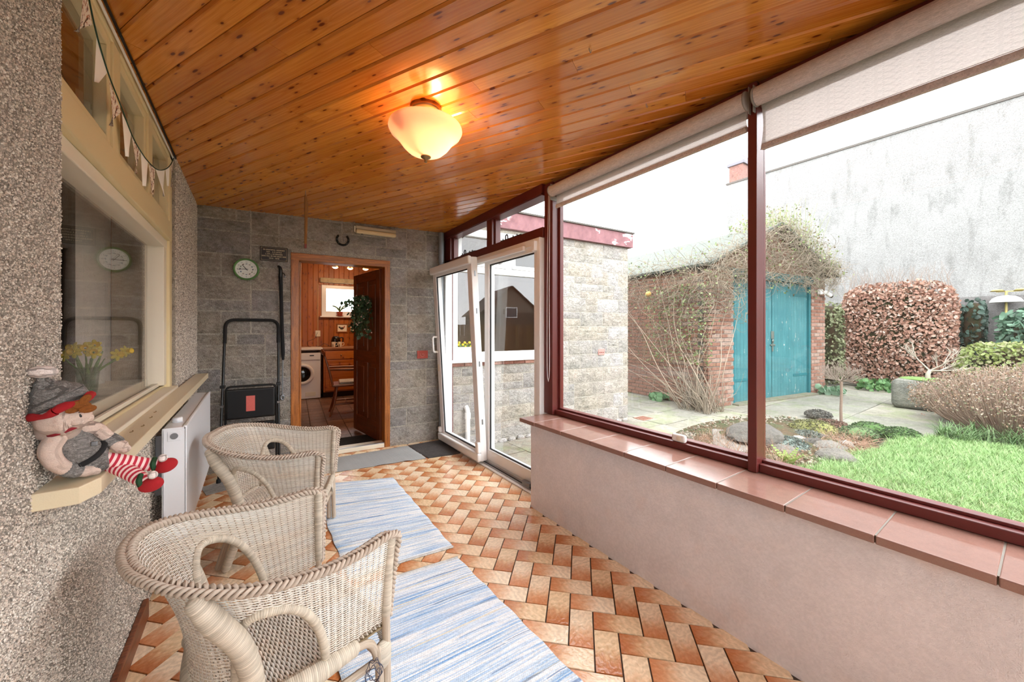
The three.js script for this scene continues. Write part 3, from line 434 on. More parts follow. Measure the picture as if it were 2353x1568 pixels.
// ---------- wicker tub chairs ----------
const wickerMat = mat(0xe8e2da, 0.62, { vertexColors: true }), wrapMat = mat(0xdcd5ca, 0.55, { map: rep(T.wrap, 4.2, 1), bumpMap: rep(T.wrapBump, 4.2, 1), bumpScale: 0.0008 }), caneMat = mat(0xdcd3c4, 0.45, { map: rep(T.wood, 3) });
function makeChair(name, label) {
  const root = thing(name, label, 'chair'); seed = 555;
  const mirror = (P) => [...P.map(([x, z]) => v3(x, 0, z)), ...P.slice(0, -1).reverse().map(([x, z]) => v3(x, 0, -z))];
  const cr = new THREE.CatmullRomCurve3(mirror([[0.30, 0.262], [0.15, 0.286], [0, 0.298], [-0.13, 0.284], [-0.23, 0.208], [-0.282, 0.095], [-0.292, 0]]), false, 'centripetal');
  const cbv = new THREE.CatmullRomCurve3(mirror([[0.285, 0.238], [0.15, 0.236], [0.02, 0.226], [-0.07, 0.205], [-0.14, 0.145], [-0.165, 0.06], [-0.17, 0]]), false, 'centripetal');
  const YS = 0.315, rimY = (t) => { const k = Math.abs(t - 0.5) * 2; return mix(0.722, 0.612, smooth(0.1, 0.85, k)); };
  const surf = (t, h) => { const a = cbv.getPointAt(t), b = cr.getPointAt(t), w = Math.pow(h, mix(1.9, 1.2, smooth(0.2, 0.8, Math.abs(t - 0.5) * 2))), k = Math.abs(t - 0.5) * 2; const y = mix(YS, rimY(t), h) - (1 - k) * 0.03 * smooth(0.86, 1, h); return v3(mix(a.x, b.x, w), y, mix(a.z, b.z, w)); };
  const e = 1e-3, normal = (t, h) => { const a = surf(Math.min(1, t + e), h).sub(surf(Math.max(0, t - e), h)), b = surf(t, Math.min(1, h + e)).sub(surf(t, Math.max(0, h - e))); return a.cross(b).normalize(); };
  // the arched opening in each side
  const arch = { c: 0.252, hw: 0.09, top: 0.7 }, inArch = (t, h, g = 0) => { const k = Math.min(t, 1 - t), d = Math.abs(k - arch.c) / (arch.hw + g * 0.7); return d < 1 && h < arch.top * Math.pow(1 - Math.pow(d, 2.6), 0.6) + g; };
  const strands = (pathFn, rows, N, ry, rt, colorFn, skip) => {
    const pos = [], col = [], idx = [];
    for (let r = 0; r < rows; r++) {
      let prev = -1;
      for (let i = 0; i <= N; i++) {
        const t = i / N; if (skip && skip(t, r)) { prev = -1; continue; }
        const { p, n, up } = pathFn(t, r, i), b = pos.length / 3, c = colorFn(t, r);
        for (const [a, d] of [[1, 0], [0, 1], [-1, 0], [0, -1]]) { pos.push(p.x + up.x * a * ry + n.x * d * rt, p.y + up.y * a * ry + n.y * d * rt, p.z + up.z * a * ry + n.z * d * rt); col.push(c[0], c[1], c[2]); }
        if (prev >= 0) for (let k = 0; k < 4; k++) { const A = prev + k, B = prev + (k + 1) % 4, C = b + k, D = b + (k + 1) % 4; idx.push(A, C, B, B, C, D); }
        prev = b;
      }
    }
    const g = new THREE.BufferGeometry(); g.setAttribute('position', new THREE.Float32BufferAttribute(pos, 3)); g.setAttribute('color', new THREE.Float32BufferAttribute(col, 3)); g.setIndex(idx); g.computeVertexNormals(); return g;
  };
  const rowTone = Array.from({ length: 90 }, () => rr(0.84, 1.04)), tone = (r, t) => { const k = rowTone[r % 90] * (0.92 + 0.16 * noise3(t * 30, r * 0.7, 3)), y = 0.94 + 0.1 * noise3(t * 5, r * 0.1, 8); return [k, k * y * 0.985, k * y * y * 0.95]; };
  const ST = 62, ROWS = 82, PER = 3;
  const body = strands((t, r, i) => { const h = (r + 0.5) / ROWS, n = normal(t, h), s = Math.cos(i / PER * Math.PI + (r % 2) * Math.PI) * 0.0023, p = surf(t, h).addScaledVector(n, s), up = surf(t, Math.min(1, h + 0.01)).sub(surf(t, Math.max(0, h - 0.01))).normalize(); return { p, n, up }; },
    ROWS, ST * PER, 0.00205, 0.0013, (t, r) => tone(r, t), (t, r) => inArch(t, (r + 0.5) / ROWS));
  mesh('woven_back', body, wickerMat, root);
  const stakes = []; for (let i = 0; i <= ST; i++) { const t = clamp(i / ST, 0.004, 0.996), P = []; for (let k = 0; k <= 9; k++) { const h = k / 9; if (inArch(t, h)) continue; P.push(surf(t, h)); } if (P.length > 1) stakes.push(sweep(P, P.map(() => 0.0023), 4, false)); }
  mesh('stakes', merge(stakes), caneMat, root);
  // seat
  const seatEdge = []; for (let i = 0; i <= 40; i++) seatEdge.push(cbv.getPointAt(i / 40));
  const half = (x) => { let m = 0; for (let i = 0; i < 40; i++) { const a = seatEdge[i], b = seatEdge[i + 1]; if ((a.x - x) * (b.x - x) <= 0 && a.x !== b.x) m = Math.max(m, Math.abs(mix(a.z, b.z, (x - a.x) / (b.x - a.x)))); } return m; };
  const SR = 62; mesh('woven_seat', strands((t, r, i) => { const x = mix(-0.165, 0.285, (r + 0.5) / SR), w = half(x); return { p: v3(x, YS - 0.012 + Math.cos(i * Math.PI / 2 + (r % 2) * Math.PI) * 0.002, mix(w, -w, t)), n: v3(0, 1, 0), up: v3(1, 0, 0) }; }, SR, 60, 0.0034, 0.0016, (t, r) => { const c = tone(r, t); return c.map((q) => q * 0.96); }), wickerMat, root);
  mesh('seat_deck', new THREE.ExtrudeGeometry(new THREE.Shape(seatEdge.map((p) => new THREE.Vector2(p.x, p.z))), { depth: 0.006, bevelEnabled: false }).rotateX(Math.PI / 2).translate(0, YS - 0.018, 0), mat(0x8a7658, 0.8), root);
  // plaited rim, running down the front edges of the arms
  const rim = []; for (let k = 0; k <= 4; k++) { const q = surf(0, mix(0.02, 0.93, k / 4)); q.x += 0.014; rim.push(q); }
  for (let i = 1; i < 40; i++) { const t = i / 40; const q = surf(t, 1); q.y += 0.004; rim.push(q.addScaledVector(normal(t, 0.95), -0.004)); } for (let k = 4; k >= 0; k--) { const q = surf(1, mix(0.02, 0.93, k / 4)); q.x += 0.014; rim.push(q); }
  const rc = new THREE.CatmullRomCurve3(rim, false, 'centripetal'), LEN = rc.getLength(), N = 560, plait = [];
  for (let s = 0; s < 4; s++) {
    const P = []; for (let i = 0; i <= N; i++) {
      const t = i / N, c = rc.getPointAt(t), tg = rc.getTangentAt(t), side = Math.min(1, Math.min(t, 1 - t) * 7); let out = v3(c.x + 0.02, 0, c.z).normalize(); out = out.addScaledVector(tg, -out.dot(tg)).normalize(); const up = tg.clone().cross(out).normalize();
      const ph = t * LEN / 0.062 * Math.PI * 2 + s * Math.PI / 2, wide = mix(0.008, 0.0145, side), hi = mix(0.005, 0.0075, side); P.push(c.clone().addScaledVector(out, Math.sin(ph) * wide).addScaledVector(up, Math.sin(2 * ph) * hi));
    }
    plait.push(sweep(P, P.map(() => 0.0056), 6, true));
  }
  const pl = merge(plait); mesh('plaited_rim', pl, mat(0xdfd8ce, 0.55, { map: rep(T.wood, 8) }), root);
  for (const s of [0, 1]) {      // wrapped cane arches
    const P = [], flip = (t) => s ? 1 - t : t; for (let i = 0; i <= 30; i++) { const a = Math.PI * i / 30, d = -Math.cos(a), h = arch.top * Math.pow(Math.max(0, 1 - Math.pow(Math.abs(d), 2.6)), 0.6); P.push(surf(flip(arch.c + d * arch.hw), Math.max(-0.02, h))); }
    mesh('arch', sweep(P, P.map(() => 0.0125), 10, true), wrapMat, root);
    const z = s ? -1 : 1;
    // thick wrapped rear leg leaning out from the floor to the rim
    mesh('rear_leg', limb([[v3(-0.16, 0.02, z * 0.20), 0.021], [v3(-0.10, 0.2, z * 0.205), 0.022], [v3(-0.085, 0.32, z * 0.222), 0.025], [v3(-0.125, 0.5, z * 0.252), 0.026], [v3(-0.18, 0.6, z * 0.258), 0.027], [v3(-0.21, 0.655, z * 0.25), 0.022]], 14, 26), wrapMat, root);
    mesh('rear_leg', limb([[v3(-0.205, 0.015, z * 0.17), 0.016], [v3(-0.15, 0.2, z * 0.165), 0.016], [v3(-0.11, 0.31, z * 0.18), 0.016]], 10, 12), caneMat, root);
    // front posts: wrapped above the seat, twin bare canes below
    mesh('front_post', limb([[v3(0.286, 0.34, z * 0.242), 0.0165], [v3(0.290, 0.5, z * 0.25), 0.0165], [v3(0.294, 0.595, z * 0.258), 0.016]], 12, 10), wrapMat, root);
    for (const [dx, dz] of [[0, 0], [-0.03, 0.004]]) mesh('front_leg', limb([[v3(0.29 + dx, 0.021, z * (0.245 + dz)), 0.0135], [v3(0.287 + dx, 0.22, z * (0.243 + dz)), 0.0135], [v3(0.285 + dx, 0.36 + dx * 4, z * (0.242 + dz)), 0.0135]], 10, 10), caneMat, root);
    mesh('binding', limb([[v3(0.272, 0.19, z * 0.245), 0.03], [v3(0.272, 0.23, z * 0.245), 0.03]], 14, 6, 0.6), wrapMat, root);
    mesh('side_rail', limb([[v3(-0.13, 0.292, z * 0.20), 0.026], [v3(0.05, 0.29, z * 0.232), 0.03], [v3(0.17, 0.292, z * 0.24), 0.024]], 14, 16), wrapMat, root);
    mesh('brace', limb([[v3(0.15, 0.292, z * 0.243), 0.012], [v3(0.225, 0.275, z * 0.244), 0.012], [v3(0.255, 0.2, z * 0.244), 0.012]], 10, 12), caneMat, root);
    mesh('stretcher', limb([[v3(0.27, 0.2, z * 0.243), 0.012], [v3(0.05, 0.19, z * 0.222), 0.012], [v3(-0.13, 0.18, z * 0.198), 0.012]], 10, 10), caneMat, root);
  }
  mesh('front_rail', limb([[v3(0.285, 0.298, -0.215), 0.017], [v3(0.292, 0.3, 0), 0.018], [v3(0.285, 0.298, 0.215), 0.017]], 12, 14), wrapMat, root);
  mesh('rear_rail', limb([[v3(-0.13, 0.295, -0.19), 0.018], [v3(-0.172, 0.295, 0), 0.018], [v3(-0.13, 0.295, 0.19), 0.018]], 12, 14), wrapMat, root);
  mesh('cross_stretcher', limb([[v3(0.27, 0.195, -0.235), 0.012], [v3(0.27, 0.2, 0.235), 0.012]], 10, 6), caneMat, root);
  // triangular woven gussets under the front of the seat
  for (const z of [1, -1]) mesh('gusset', strands((t, r, i) => { const y = 0.285 - r * 0.0068, w = 0.09 * (1 - r / 16); return { p: v3(0.288, y, z * (0.24 - w * t)), n: v3(1, 0, 0), up: v3(0, 1, 0) }; }, 14, 6, 0.003, 0.0014, (t, r) => tone(r, t)), wickerMat, root);
  return root;
}
{
  const a = makeChair('wicker_chair', 'wicker tub chair beside the elf doll, wire tangled at its front leg');
  a.position.copy(W(0.02, 0, 1.415)); a.rotation.y = 0.30;
  const b = a.clone(); b.name = numbered('wicker_chair'); scene.add(b); b.userData = { label: 'grey-brown wicker tub chair between the folded step stool and the other wicker chair', category: 'chair', group: 'wicker chairs' };
  a.userData.group = 'wicker chairs'; b.position.copy(W(0.095, 0, 2.625)); b.rotation.y = -0.32;
  // tangle of thin wire hooked on the near chair's stretcher
  const P = []; seed = 91; for (let i = 0; i < 60; i++) { const t = i / 60 * Math.PI * 9; P.push(v3(Math.sin(t * 0.31) * 0.02, Math.cos(t) * rr(0.02, 0.04), Math.sin(t) * rr(0.014, 0.026))); }
  const w = tag(mesh('wire_tangle', tube(P, 0.0011, 300, 5), mat(0x4a4c5c, 0.4, { metalness: 0.5 })), 'small tangle of thin dark wire caught on a wicker chair leg', 'wire'); w.position.copy(a.localToWorld(v3(0.245, 0.262, 0.258))); w.rotation.y = 1.2;
  a.updateMatrixWorld(); w.position.copy(a.localToWorld(v3(0.215, 0.205, 0.285)));
}
console.log('chairs done');
// ---------- rugs and mats ----------
function rugGeo(FR, NR, NL, FL, th, nu = 24, nv = 60, wave = 0.0025, uvk = [1, 1]) {
  const pos = [], uv = [], idx = [], at = (a, b) => [mix(mix(FL[0], FR[0], a), mix(NL[0], NR[0], a), b), mix(mix(FL[1], FR[1], a), mix(NL[1], NR[1], a), b)];
  const L = Math.hypot(FR[0] - NR[0], FR[1] - NR[1]), Wd = Math.hypot(FR[0] - FL[0], FR[1] - FL[1]);
  for (const top of [1, 0]) for (let j = 0; j <= nv; j++) for (let i = 0; i <= nu; i++) {
    const a = i / nu, b = j / nv; let [X, Z] = at(a, b); const ed = i === 0 || i === nu ? 1 : 0; X += ed * 0.003 * Math.sin(b * 41 + i) + 0.006 * (noise3(b * 5, i === 0 ? 1 : 7, 2) - 0.5) * ed; Z += (j === 0 || j === nv ? 0.008 * (noise3(a * 5, j, 4) - 0.5) : 0);
    const y = 0.001 + (top ? th : 0) + wave * 2 * Math.max(0, noise3(X * 9, Z * 12, 1) - 0.5) - (top && (ed || j === 0 || j === nv) ? th * 0.35 : 0); pos.push(X, y, -Z); uv.push(a * Wd * uvk[0], b * L * uvk[1]);
  }
  const n = nu + 1, o = n * (nv + 1), q = (a, b, c, d) => idx.push(a, b, c, a, c, d);
  for (let j = 0; j < nv; j++) for (let i = 0; i < nu; i++) { const a = j * n + i; q(a, a + n, a + n + 1, a + 1); q(o + a, o + a + 1, o + a + n + 1, o + a + n); }
  for (let i = 0; i < nu; i++) { q(i, i + 1, o + i + 1, o + i); const a = nv * n + i; q(a, o + a, o + a + 1, a + 1); }
  for (let j = 0; j < nv; j++) { const a = j * n; q(a, o + a, o + a + n, a + n); const b = j * n + nu; q(b, b + n, o + b + n, o + b); }
  const g = new THREE.BufferGeometry(); g.setAttribute('position', new THREE.Float32BufferAttribute(pos, 3)); g.setAttribute('uv', new THREE.Float32BufferAttribute(uv, 2)); g.setIndex(idx); g.computeVertexNormals(); return g;
}
const rugMat = mat(0xffffff, 0.95, { map: rep(T.rug, 0.9, 0.36), bumpMap: rep(T.rugBump, 0.9, 0.36), bumpScale: 0.003 }), rugMat2 = rugMat.clone(); rugMat2.map = rep(T.rug, 0.9, 0.36); rugMat2.map.offset.set(0.4, 0.53);
const hem = mat(0xeeeeea, 0.9, { map: T.cloth });
function hemGeo(a, b, w) { const d = [b[0] - a[0], b[1] - a[1]], l = Math.hypot(...d), n = [-d[1] / l * w, d[0] / l * w]; return rugGeo([b[0] + n[0], b[1] + n[1]], b, a, [a[0] + n[0], a[1] + n[1]], 0.008, 20, 2, 0.002, [4, 4]); }
{
  const a = thing('rag_rug', 'blue and white striped rag rug in front of the chair by the step stool', 'rug', null, 0, 'blue rag rugs');
  mesh('weave', rugGeo([0.99, 3.232], [0.965, 2.02], [0.40, 2.075], [0.40, 3.45], 0.007), rugMat, a); mesh('hem', hemGeo([0.40, 2.058], [0.967, 2.003], 0.017), hem, a); mesh('hem', hemGeo([0.40, 3.45], [0.99, 3.232], 0.012), hem, a);
  const b = thing('rag_rug', 'blue and white striped rag rug under the front leg of the wire-tangled chair', 'rug', null, 0, 'blue rag rugs');
  mesh('weave', rugGeo([0.942, 1.895], [0.998, 0.55], [0.265, 0.55], [0.262, 1.957], 0.007), rugMat2, b); mesh('hem', hemGeo([0.262, 1.957], [0.942, 1.895], 0.016), hem, b);
  tag(mesh('door_runner', rugGeo([1.392, 4.03], [1.412, 3.54], [0.34, 3.70], [0.34, 4.09], 0.006, 40, 12, 0.008, [3, 3]), mat(0xc3c4c2, 0.95, { map: rep(T.cloth, 2, 9) })), 'pale grey flat-weave runner on the floor at the kitchen doorway', 'rug');
  tag(mesh('door_mat', rugGeo([1.79, 4.03], [1.765, 3.485], [1.425, 3.53], [1.40, 4.04], 0.008, 20, 20, 0.001, [3, 3]), mat(0x56504e, 1, { map: T.grain, bumpMap: T.bumpFine, bumpScale: 0.004 })), 'dark charcoal doormat beside the glazed sliding door', 'mat');
  const p = tag(mesh('newspaper', cb(-0.16, 0.16, 0, 0.004, -0.11, 0.11, 0.001), mat(0xd8d4d0, 0.8, { map: T.stone })), 'folded newspaper lying on the floor under the step stool', 'newspaper'); p.position.copy(W(-0.17, 0.001, 3.86)); p.rotation.y = 0.25;
}
// ---------- ceiling lamp ----------
{
  const X = 0.712, Z = 1.79, cy = ceilY(X), l = thing('ceiling_lamp', 'ceiling lamp with a bell-shaped frosted glass bowl and brass fitting', 'lamp', W(X, cy, Z)), lower = -0.032;
  mesh('canopy', lathe([[0.0, -0.034], [0.05, -0.034], [0.068, -0.03], [0.074, -0.02], [0.078, 0], [0, 0]], 36), M.brass, l); mesh('stem', lathe([[0.011, -0.03], [0.011, -0.14], [0.006, -0.145], [0.006, -0.245]], 14), M.brass, l);
  const prof = [[0.016, -0.212], [0.05, -0.207], [0.085, -0.191], [0.112, -0.166], [0.132, -0.138], [0.152, -0.116], [0.172, -0.099], [0.181, -0.082], [0.179, -0.068], [0.172, -0.062]];
  mesh('glass_bowl', lathe([...prof, ...prof.slice().reverse().map(([r, y]) => [Math.max(0.014, r - 0.004), y + 0.002])], 48).translate(0, lower, 0), mat(0xf6dcc8, 0.9, { transmission: 0.42, thickness: 0, emissive: new THREE.Color(1.0, 0.78, 0.52), emissiveIntensity: 0.04, side: THREE.DoubleSide }), l);
  mesh('finial', lathe([[0, -0.245], [0.006, -0.243], [0.008, -0.237], [0.005, -0.23], [0.012, -0.224], [0.024, -0.219], [0.026, -0.214], [0.01, -0.209]], 18).translate(0, lower, 0), M.brass, l);
  for (const [dx, dz, lit] of [[0.062, -0.02, 1], [-0.062, 0.02, 0]]) {
    mesh('holder', cyl(0.014, 0.014, 0.045, 14).rotateZ(Math.PI / 2 * (lit ? 1 : -1)).translate(dx * 0.45, -0.085 + lower, dz * 0.45), M.creamLight, l);
    mesh('bulb', blob(dx, -0.095 + lower, dz, 0.026, 0.026, 0.026), lit ? mat(0xfff2d8, 0.5, { emissive: new THREE.Color(1, 0.82, 0.55), emissiveIntensity: 6 }) : mat(0xf4f0e8, 0.4), l);
  }
  mesh('bowl_clip', tube([v3(0.15, -0.087, -0.08), v3(0.16, -0.07, -0.085), v3(0.175, -0.082, -0.09)], 0.004, 8, 6), M.brass, l);
  const p = new THREE.PointLight(0xffcf94, 0.36); p.position.copy(W(X + 0.062, cy - 0.095 + lower, Z + 0.02)); p.castShadow = true; p.shadow.radius = 1.3; scene.add(p);
}
// ---------- things on the far wall ----------
const flatUV = (w, h, m) => new THREE.PlaneGeometry(w, h);
{
  const c = thingH('wall_clock', 'round white wall clock with a green rim', 'clock', -0.05, 1.835, -0.008);
  mesh('rim', lathe([[0.083, 0.0], [0.083, 0.03], [0.089, 0.048], [0.097, 0.044], [0.1, 0.025], [0.098, 0], [0.083, 0]], 48).rotateX(Math.PI / 2), mat(0x5c8a4c, 0.35), c);
  const face = canvasTex(512, 512, (g, w) => {
    g.fillStyle = '#eef0ea'; g.fillRect(0, 0, w, w); g.translate(256, 256); g.fillStyle = '#3c4048'; g.font = '44px sans-serif'; g.textAlign = 'center'; g.textBaseline = 'middle';
    for (let i = 1; i <= 12; i++) { const a = i / 12 * Math.PI * 2; g.fillText(String(i), Math.sin(a) * 205, -Math.cos(a) * 205); }
    const bird = ['#8a9aa0', '#a9a59a', '#667c92', '#505c70', '#7a8c74', '#6c5a4c']; for (let i = 0; i < 12; i++) { const a = i / 12 * Math.PI * 2; g.save(); g.translate(Math.sin(a) * 148, -Math.cos(a) * 148); g.fillStyle = bird[i % 6]; g.beginPath(); g.ellipse(0, 0, 22, 13, a, 0, 7); g.fill(); g.beginPath(); g.arc(16, -12, 8, 0, 7); g.fill(); g.restore(); }
  });
  mesh('face', new THREE.CircleGeometry(0.084, 48).translate(0, 0, 0.024), mat(0xffffff, 0.45, { map: face }), c);
  const hand = (len, w, a, z, m, n) => { const g = bx(-w / 2, w / 2, -0.015, len, z, z + 0.0012); g.rotateZ(-a); mesh(n, g, m, c); };
  hand(0.046, 0.005, (10 + 44 / 60) / 12 * 2 * Math.PI, 0.027, M.black, 'hour_hand'); hand(0.068, 0.0035, 44.5 / 60 * 2 * Math.PI, 0.029, M.black, 'minute_hand'); hand(0.066, 0.0012, 0.79 * 2 * Math.PI, 0.0305, M.steel, 'second_hand'); mesh('hub', cyl(0.0045, 0.0045, 0.008, 12).rotateX(Math.PI / 2).translate(0, 0, 0.03), M.black, c);
  const p = thingH('memorial_plaque', 'dark rectangular plaque with pale lettering above the clock', 'plaque', 0.164, 1.998, -0.005);
  mesh('plate', cb(-0.112, 0.112, -0.068, 0.068, 0, 0.012, 0.003), mat(0x201810, 0.35, { metalness: 0.2 }), p);
  const letter = canvasTex(900, 540, (g, w, h) => { g.fillStyle = '#20170f'; g.fillRect(0, 0, w, h); g.strokeStyle = '#b8a888'; g.lineWidth = 7; g.strokeRect(30, 28, w - 60, h - 56); g.fillStyle = '#d8c8a4'; g.textAlign = 'center'; g.textBaseline = 'middle'; g.font = 'bold 66px sans-serif'; ['IN GRATEFUL MEMORY', 'SGT.   A E LITTLE', 'L.CPL. J W BROWN', 'WHO FELL IN THE GREAT WAR', '1914 - 1918'].forEach((s, i) => g.fillText(s, w / 2, 112 + i * 82, w - 90)); });
  mesh('lettering', new THREE.PlaneGeometry(0.218, 0.131).translate(0, 0, 0.0126), mat(0xffffff, 0.4, { map: letter }), p);
  for (const [x, y] of [[-0.098, -0.056], [0.098, -0.056], [-0.098, 0.056], [0.098, 0.056]]) mesh('screw', cyl(0.0035, 0.0035, 0.003, 10).rotateX(Math.PI / 2).translate(x, y, 0.014), M.brass, p);
  const hs = thingH('horseshoe', 'black iron horseshoe nailed above the kitchen doorway', 'horseshoe', 0.761, 2.21, -0.01); const P = []; for (let i = 0; i <= 30; i++) { const a = mix(-0.72, Math.PI + 0.72, i / 30), k = i / 30; P.push(v3(Math.cos(a) * 0.056 * (1 - 0.1 * Math.pow(Math.abs(k - 0.5) * 2, 4)), -Math.sin(a) * 0.058, 0.006)); }
  mesh('shoe', sweep(P, P.map((_, i) => 0.0105), 8, true, 0.55), mat(0x1c1a18, 0.6, { metalness: 0.4 }), hs); for (const i of [5, 10, 20, 25]) mesh('nail', blob(P[i].x, P[i].y, 0.013, 0.004, 0.004, 0.003, 8), M.steel, hs);
  const f = thingH('batten_light', 'cream fluorescent batten light fitting under the ceiling', 'light fitting', 1.087, 2.33, -0.005);
  mesh('body', cb(-0.205, 0.205, 0.0, 0.034, 0, 0.05, 0.006), mat(0xbcae90, 0.5), f); mesh('diffuser', cb(-0.205, 0.205, -0.042, -0.002, 0.004, 0.058, 0.014, 3), mat(0xe6d2a4, 0.4), f); mesh('end_cap', cb(-0.222, -0.206, -0.036, 0.03, 0.004, 0.045, 0.006), M.creamLight, f); mesh('switch', cb(-0.15, -0.135, -0.048, -0.04, 0.02, 0.03, 0.003), M.black, f);
  const s = thingH('walking_stick', 'long black sheathed walking stick hung beside the wooden door casing', 'walking stick', 0.232, 0.6, -0.012);
  mesh('shaft', limb([[v3(0.006, 0.40, 0.02), 0.011], [v3(0.004, 0.47, 0.02), 0.017], [v3(-0.004, 0.75, 0.02), 0.0145], [v3(-0.012, 1.1, 0.02), 0.015], [v3(-0.016, 1.2, 0.02), 0.017]], 10, 20), M.blackMatt, s);
  mesh('handle', limb([[v3(-0.016, 1.19, 0.02), 0.018], [v3(-0.014, 1.24, 0.022), 0.017], [v3(-0.022, 1.275, 0.022), 0.014], [v3(-0.034, 1.285, 0.022), 0.008]], 10, 10), M.black, s); mesh('strap', tube([v3(-0.006, 1.225, 0.03), v3(0.014, 1.215, 0.03), v3(0.022, 1.195, 0.03)], 0.005, 10, 6), M.black, s);
  mesh('ferrule', blob(0.02, 1.19, 0.03, 0.01, 0.01, 0.008, 10), M.steel, s); mesh('tip_rod', limb([[v3(0.0, 0.07, 0.02), 0.0045], [v3(0.004, 0.42, 0.02), 0.0045]], 8, 6), M.pipe, s); mesh('tip_ring', new THREE.TorusGeometry(0.016, 0.008, 8, 20).scale(0.8, 1.3, 1).translate(0.0, 0.035, 0.02), M.steel, s);
  for (const [u, y, inn] of [[1.596, 0.996, 1], [4.34, 0.942, 0]]) {
    const a = thingH('air_brick', inn ? 'small red terracotta tile with a raised swirl set in the indoor block wall' : 'small red terracotta air brick in the pale outdoor block wall', inn ? 'tile' : 'air brick', u, y, -0.009);
    const tm = mat(inn ? 0xa8493c : 0xc98078, 0.7); mesh('body', cb(-0.062, 0.062, -0.045, 0.045, -0.004, 0.007, 0.003), tm, a);
    if (inn) { const Q = []; for (let i = 0; i < 26; i++) { const t = i / 25 * 4.2; Q.push(v3(Math.cos(t + 2.6) * (0.032 - t * 0.004), Math.sin(t + 2.6) * (0.03 - t * 0.004), 0.008)); } mesh('swirl', tube(Q, 0.0045, 40, 6), mat(0xc8766a, 0.7), a); mesh('boss', blob(0.002, 0.002, 0.007, 0.01, 0.01, 0.005, 10), mat(0xc8766a, 0.7), a); }
    else for (let i = -1; i < 2; i++) mesh('vent', cb(-0.012 + i * 0.034, 0.012 + i * 0.034, -0.014, 0.0, 0.0066, 0.0078, 0.002), M.dark, a);
  }
  // strap hanging from a ceiling hook
  const st = thing('hanging_strap', 'tan webbing strap hanging from a small ceiling hook', 'strap', W(0.342, 1.93, 3.385));
  mesh('strap', limb([[v3(0.0, 0.03, 0), 0.009], [v3(0.003, 0.2, 0), 0.011], [v3(0.004, 0.34, 0), 0.014], [v3(0.0, 0.42, 0), 0.007]], 8, 16, 0.35), mat(0xa8743c, 0.8, { map: T.cloth }), st); mesh('hook', tube([v3(0, 0.458, 0), v3(0, 0.43, 0), v3(0.006, 0.42, 0.0), v3(0.004, 0.412, 0)], 0.0016, 12, 5), M.steel, st); mesh('clip', cb(-0.008, 0.008, 0.0, 0.035, -0.006, 0.006, 0.003), mat(0x7a2c2c, 0.5), st);
  for (const [X, Z] of [[-0.075, 3.85], [1.28, 2.62], [1.1, 1.05], [1.62, 1.16], [1.5, 3.3]]) { const h = tag(mesh('ceiling_hook', tube([v3(0, 0.012, 0), v3(0, -0.008, 0), v3(0.006, -0.016, 0), v3(0.01, -0.008, 0), v3(0.008, -0.003, 0)], 0.0014, 14, 5), M.steel), 'tiny bare wire hook screwed into the pine ceiling', 'hook', 'bare ceiling hooks'); h.position.copy(W(X, ceilY(X), Z)); }
  const dp = thing('downpipe', 'grey downpipe in the corner behind the sliding door', 'pipe', W(1.79, 0, 4.03)); mesh('pipe', cyl(0.027, 0.027, 2.1, 20).translate(0, 1.05, 0), M.pipe, dp); mesh('socket', cyl(0.032, 0.032, 0.34, 20).translate(0, 2.23, 0), M.pipe, dp);
}
// ---------- folded step stool ----------
{
  const s = thingH('step_stool', 'folded black two-step stool leaning on the block wall', 'step stool', 0, 0, -0.30), lean = (u, y) => v3(u, y, -0.24 * y / 1.37 + 0.0), rd = 0.0105;
  mesh('handle_frame', poly([lean(-0.215, 0.02), lean(-0.205, 0.75), lean(-0.2, 1.37), lean(0.2, 1.37), lean(0.205, 0.75), lean(0.215, 0.02)], rd, 10, 0.075, 7), M.black, s); mesh('grip', poly([lean(-0.2, 1.16), lean(-0.2, 1.37), lean(0.2, 1.37), lean(0.2, 1.16)], rd + 0.0035, 10, 0.075, 7), M.blackMatt, s);
  mesh('rear_frame', poly([v3(-0.19, 0.02, -0.13), v3(-0.185, 0.78, -0.15), v3(0.185, 0.78, -0.15), v3(0.19, 0.02, -0.13)], 0.009, 8, 0.04), M.black, s);
  for (const [y0, y1, z] of [[0.50, 0.762, -0.1], [0.215, 0.475, -0.05]]) { const t = mesh('step', cb(-0.18, 0.18, y0, y1, z - 0.012, z + 0.012, 0.011, 3), M.black, s); mesh('tread', cb(-0.165, 0.165, y0 + 0.015, y1 - 0.015, z + 0.012, z + 0.016, 0.002), M.blackMatt, t); }
  mesh('label', cb(-0.035, 0.03, 0.565, 0.70, -0.0835, -0.0825, 0.0004), mat(0xdc6a60, 0.5, { map: T.plaster }), s);
  for (const u of [-0.205, 0.205]) { mesh('bracket', cb(u - 0.018, u + 0.018, 0.775, 0.80, -0.16, -0.1, 0.004), M.black, s); mesh('foot', cyl(0.015, 0.017, 0.035, 12).translate(u * 1.05, 0.018, 0), M.blackMatt, s); mesh('hinge', cyl(0.012, 0.012, 0.02, 10).rotateZ(Math.PI / 2).translate(u, 0.62, -0.105), M.steel, s); }
}
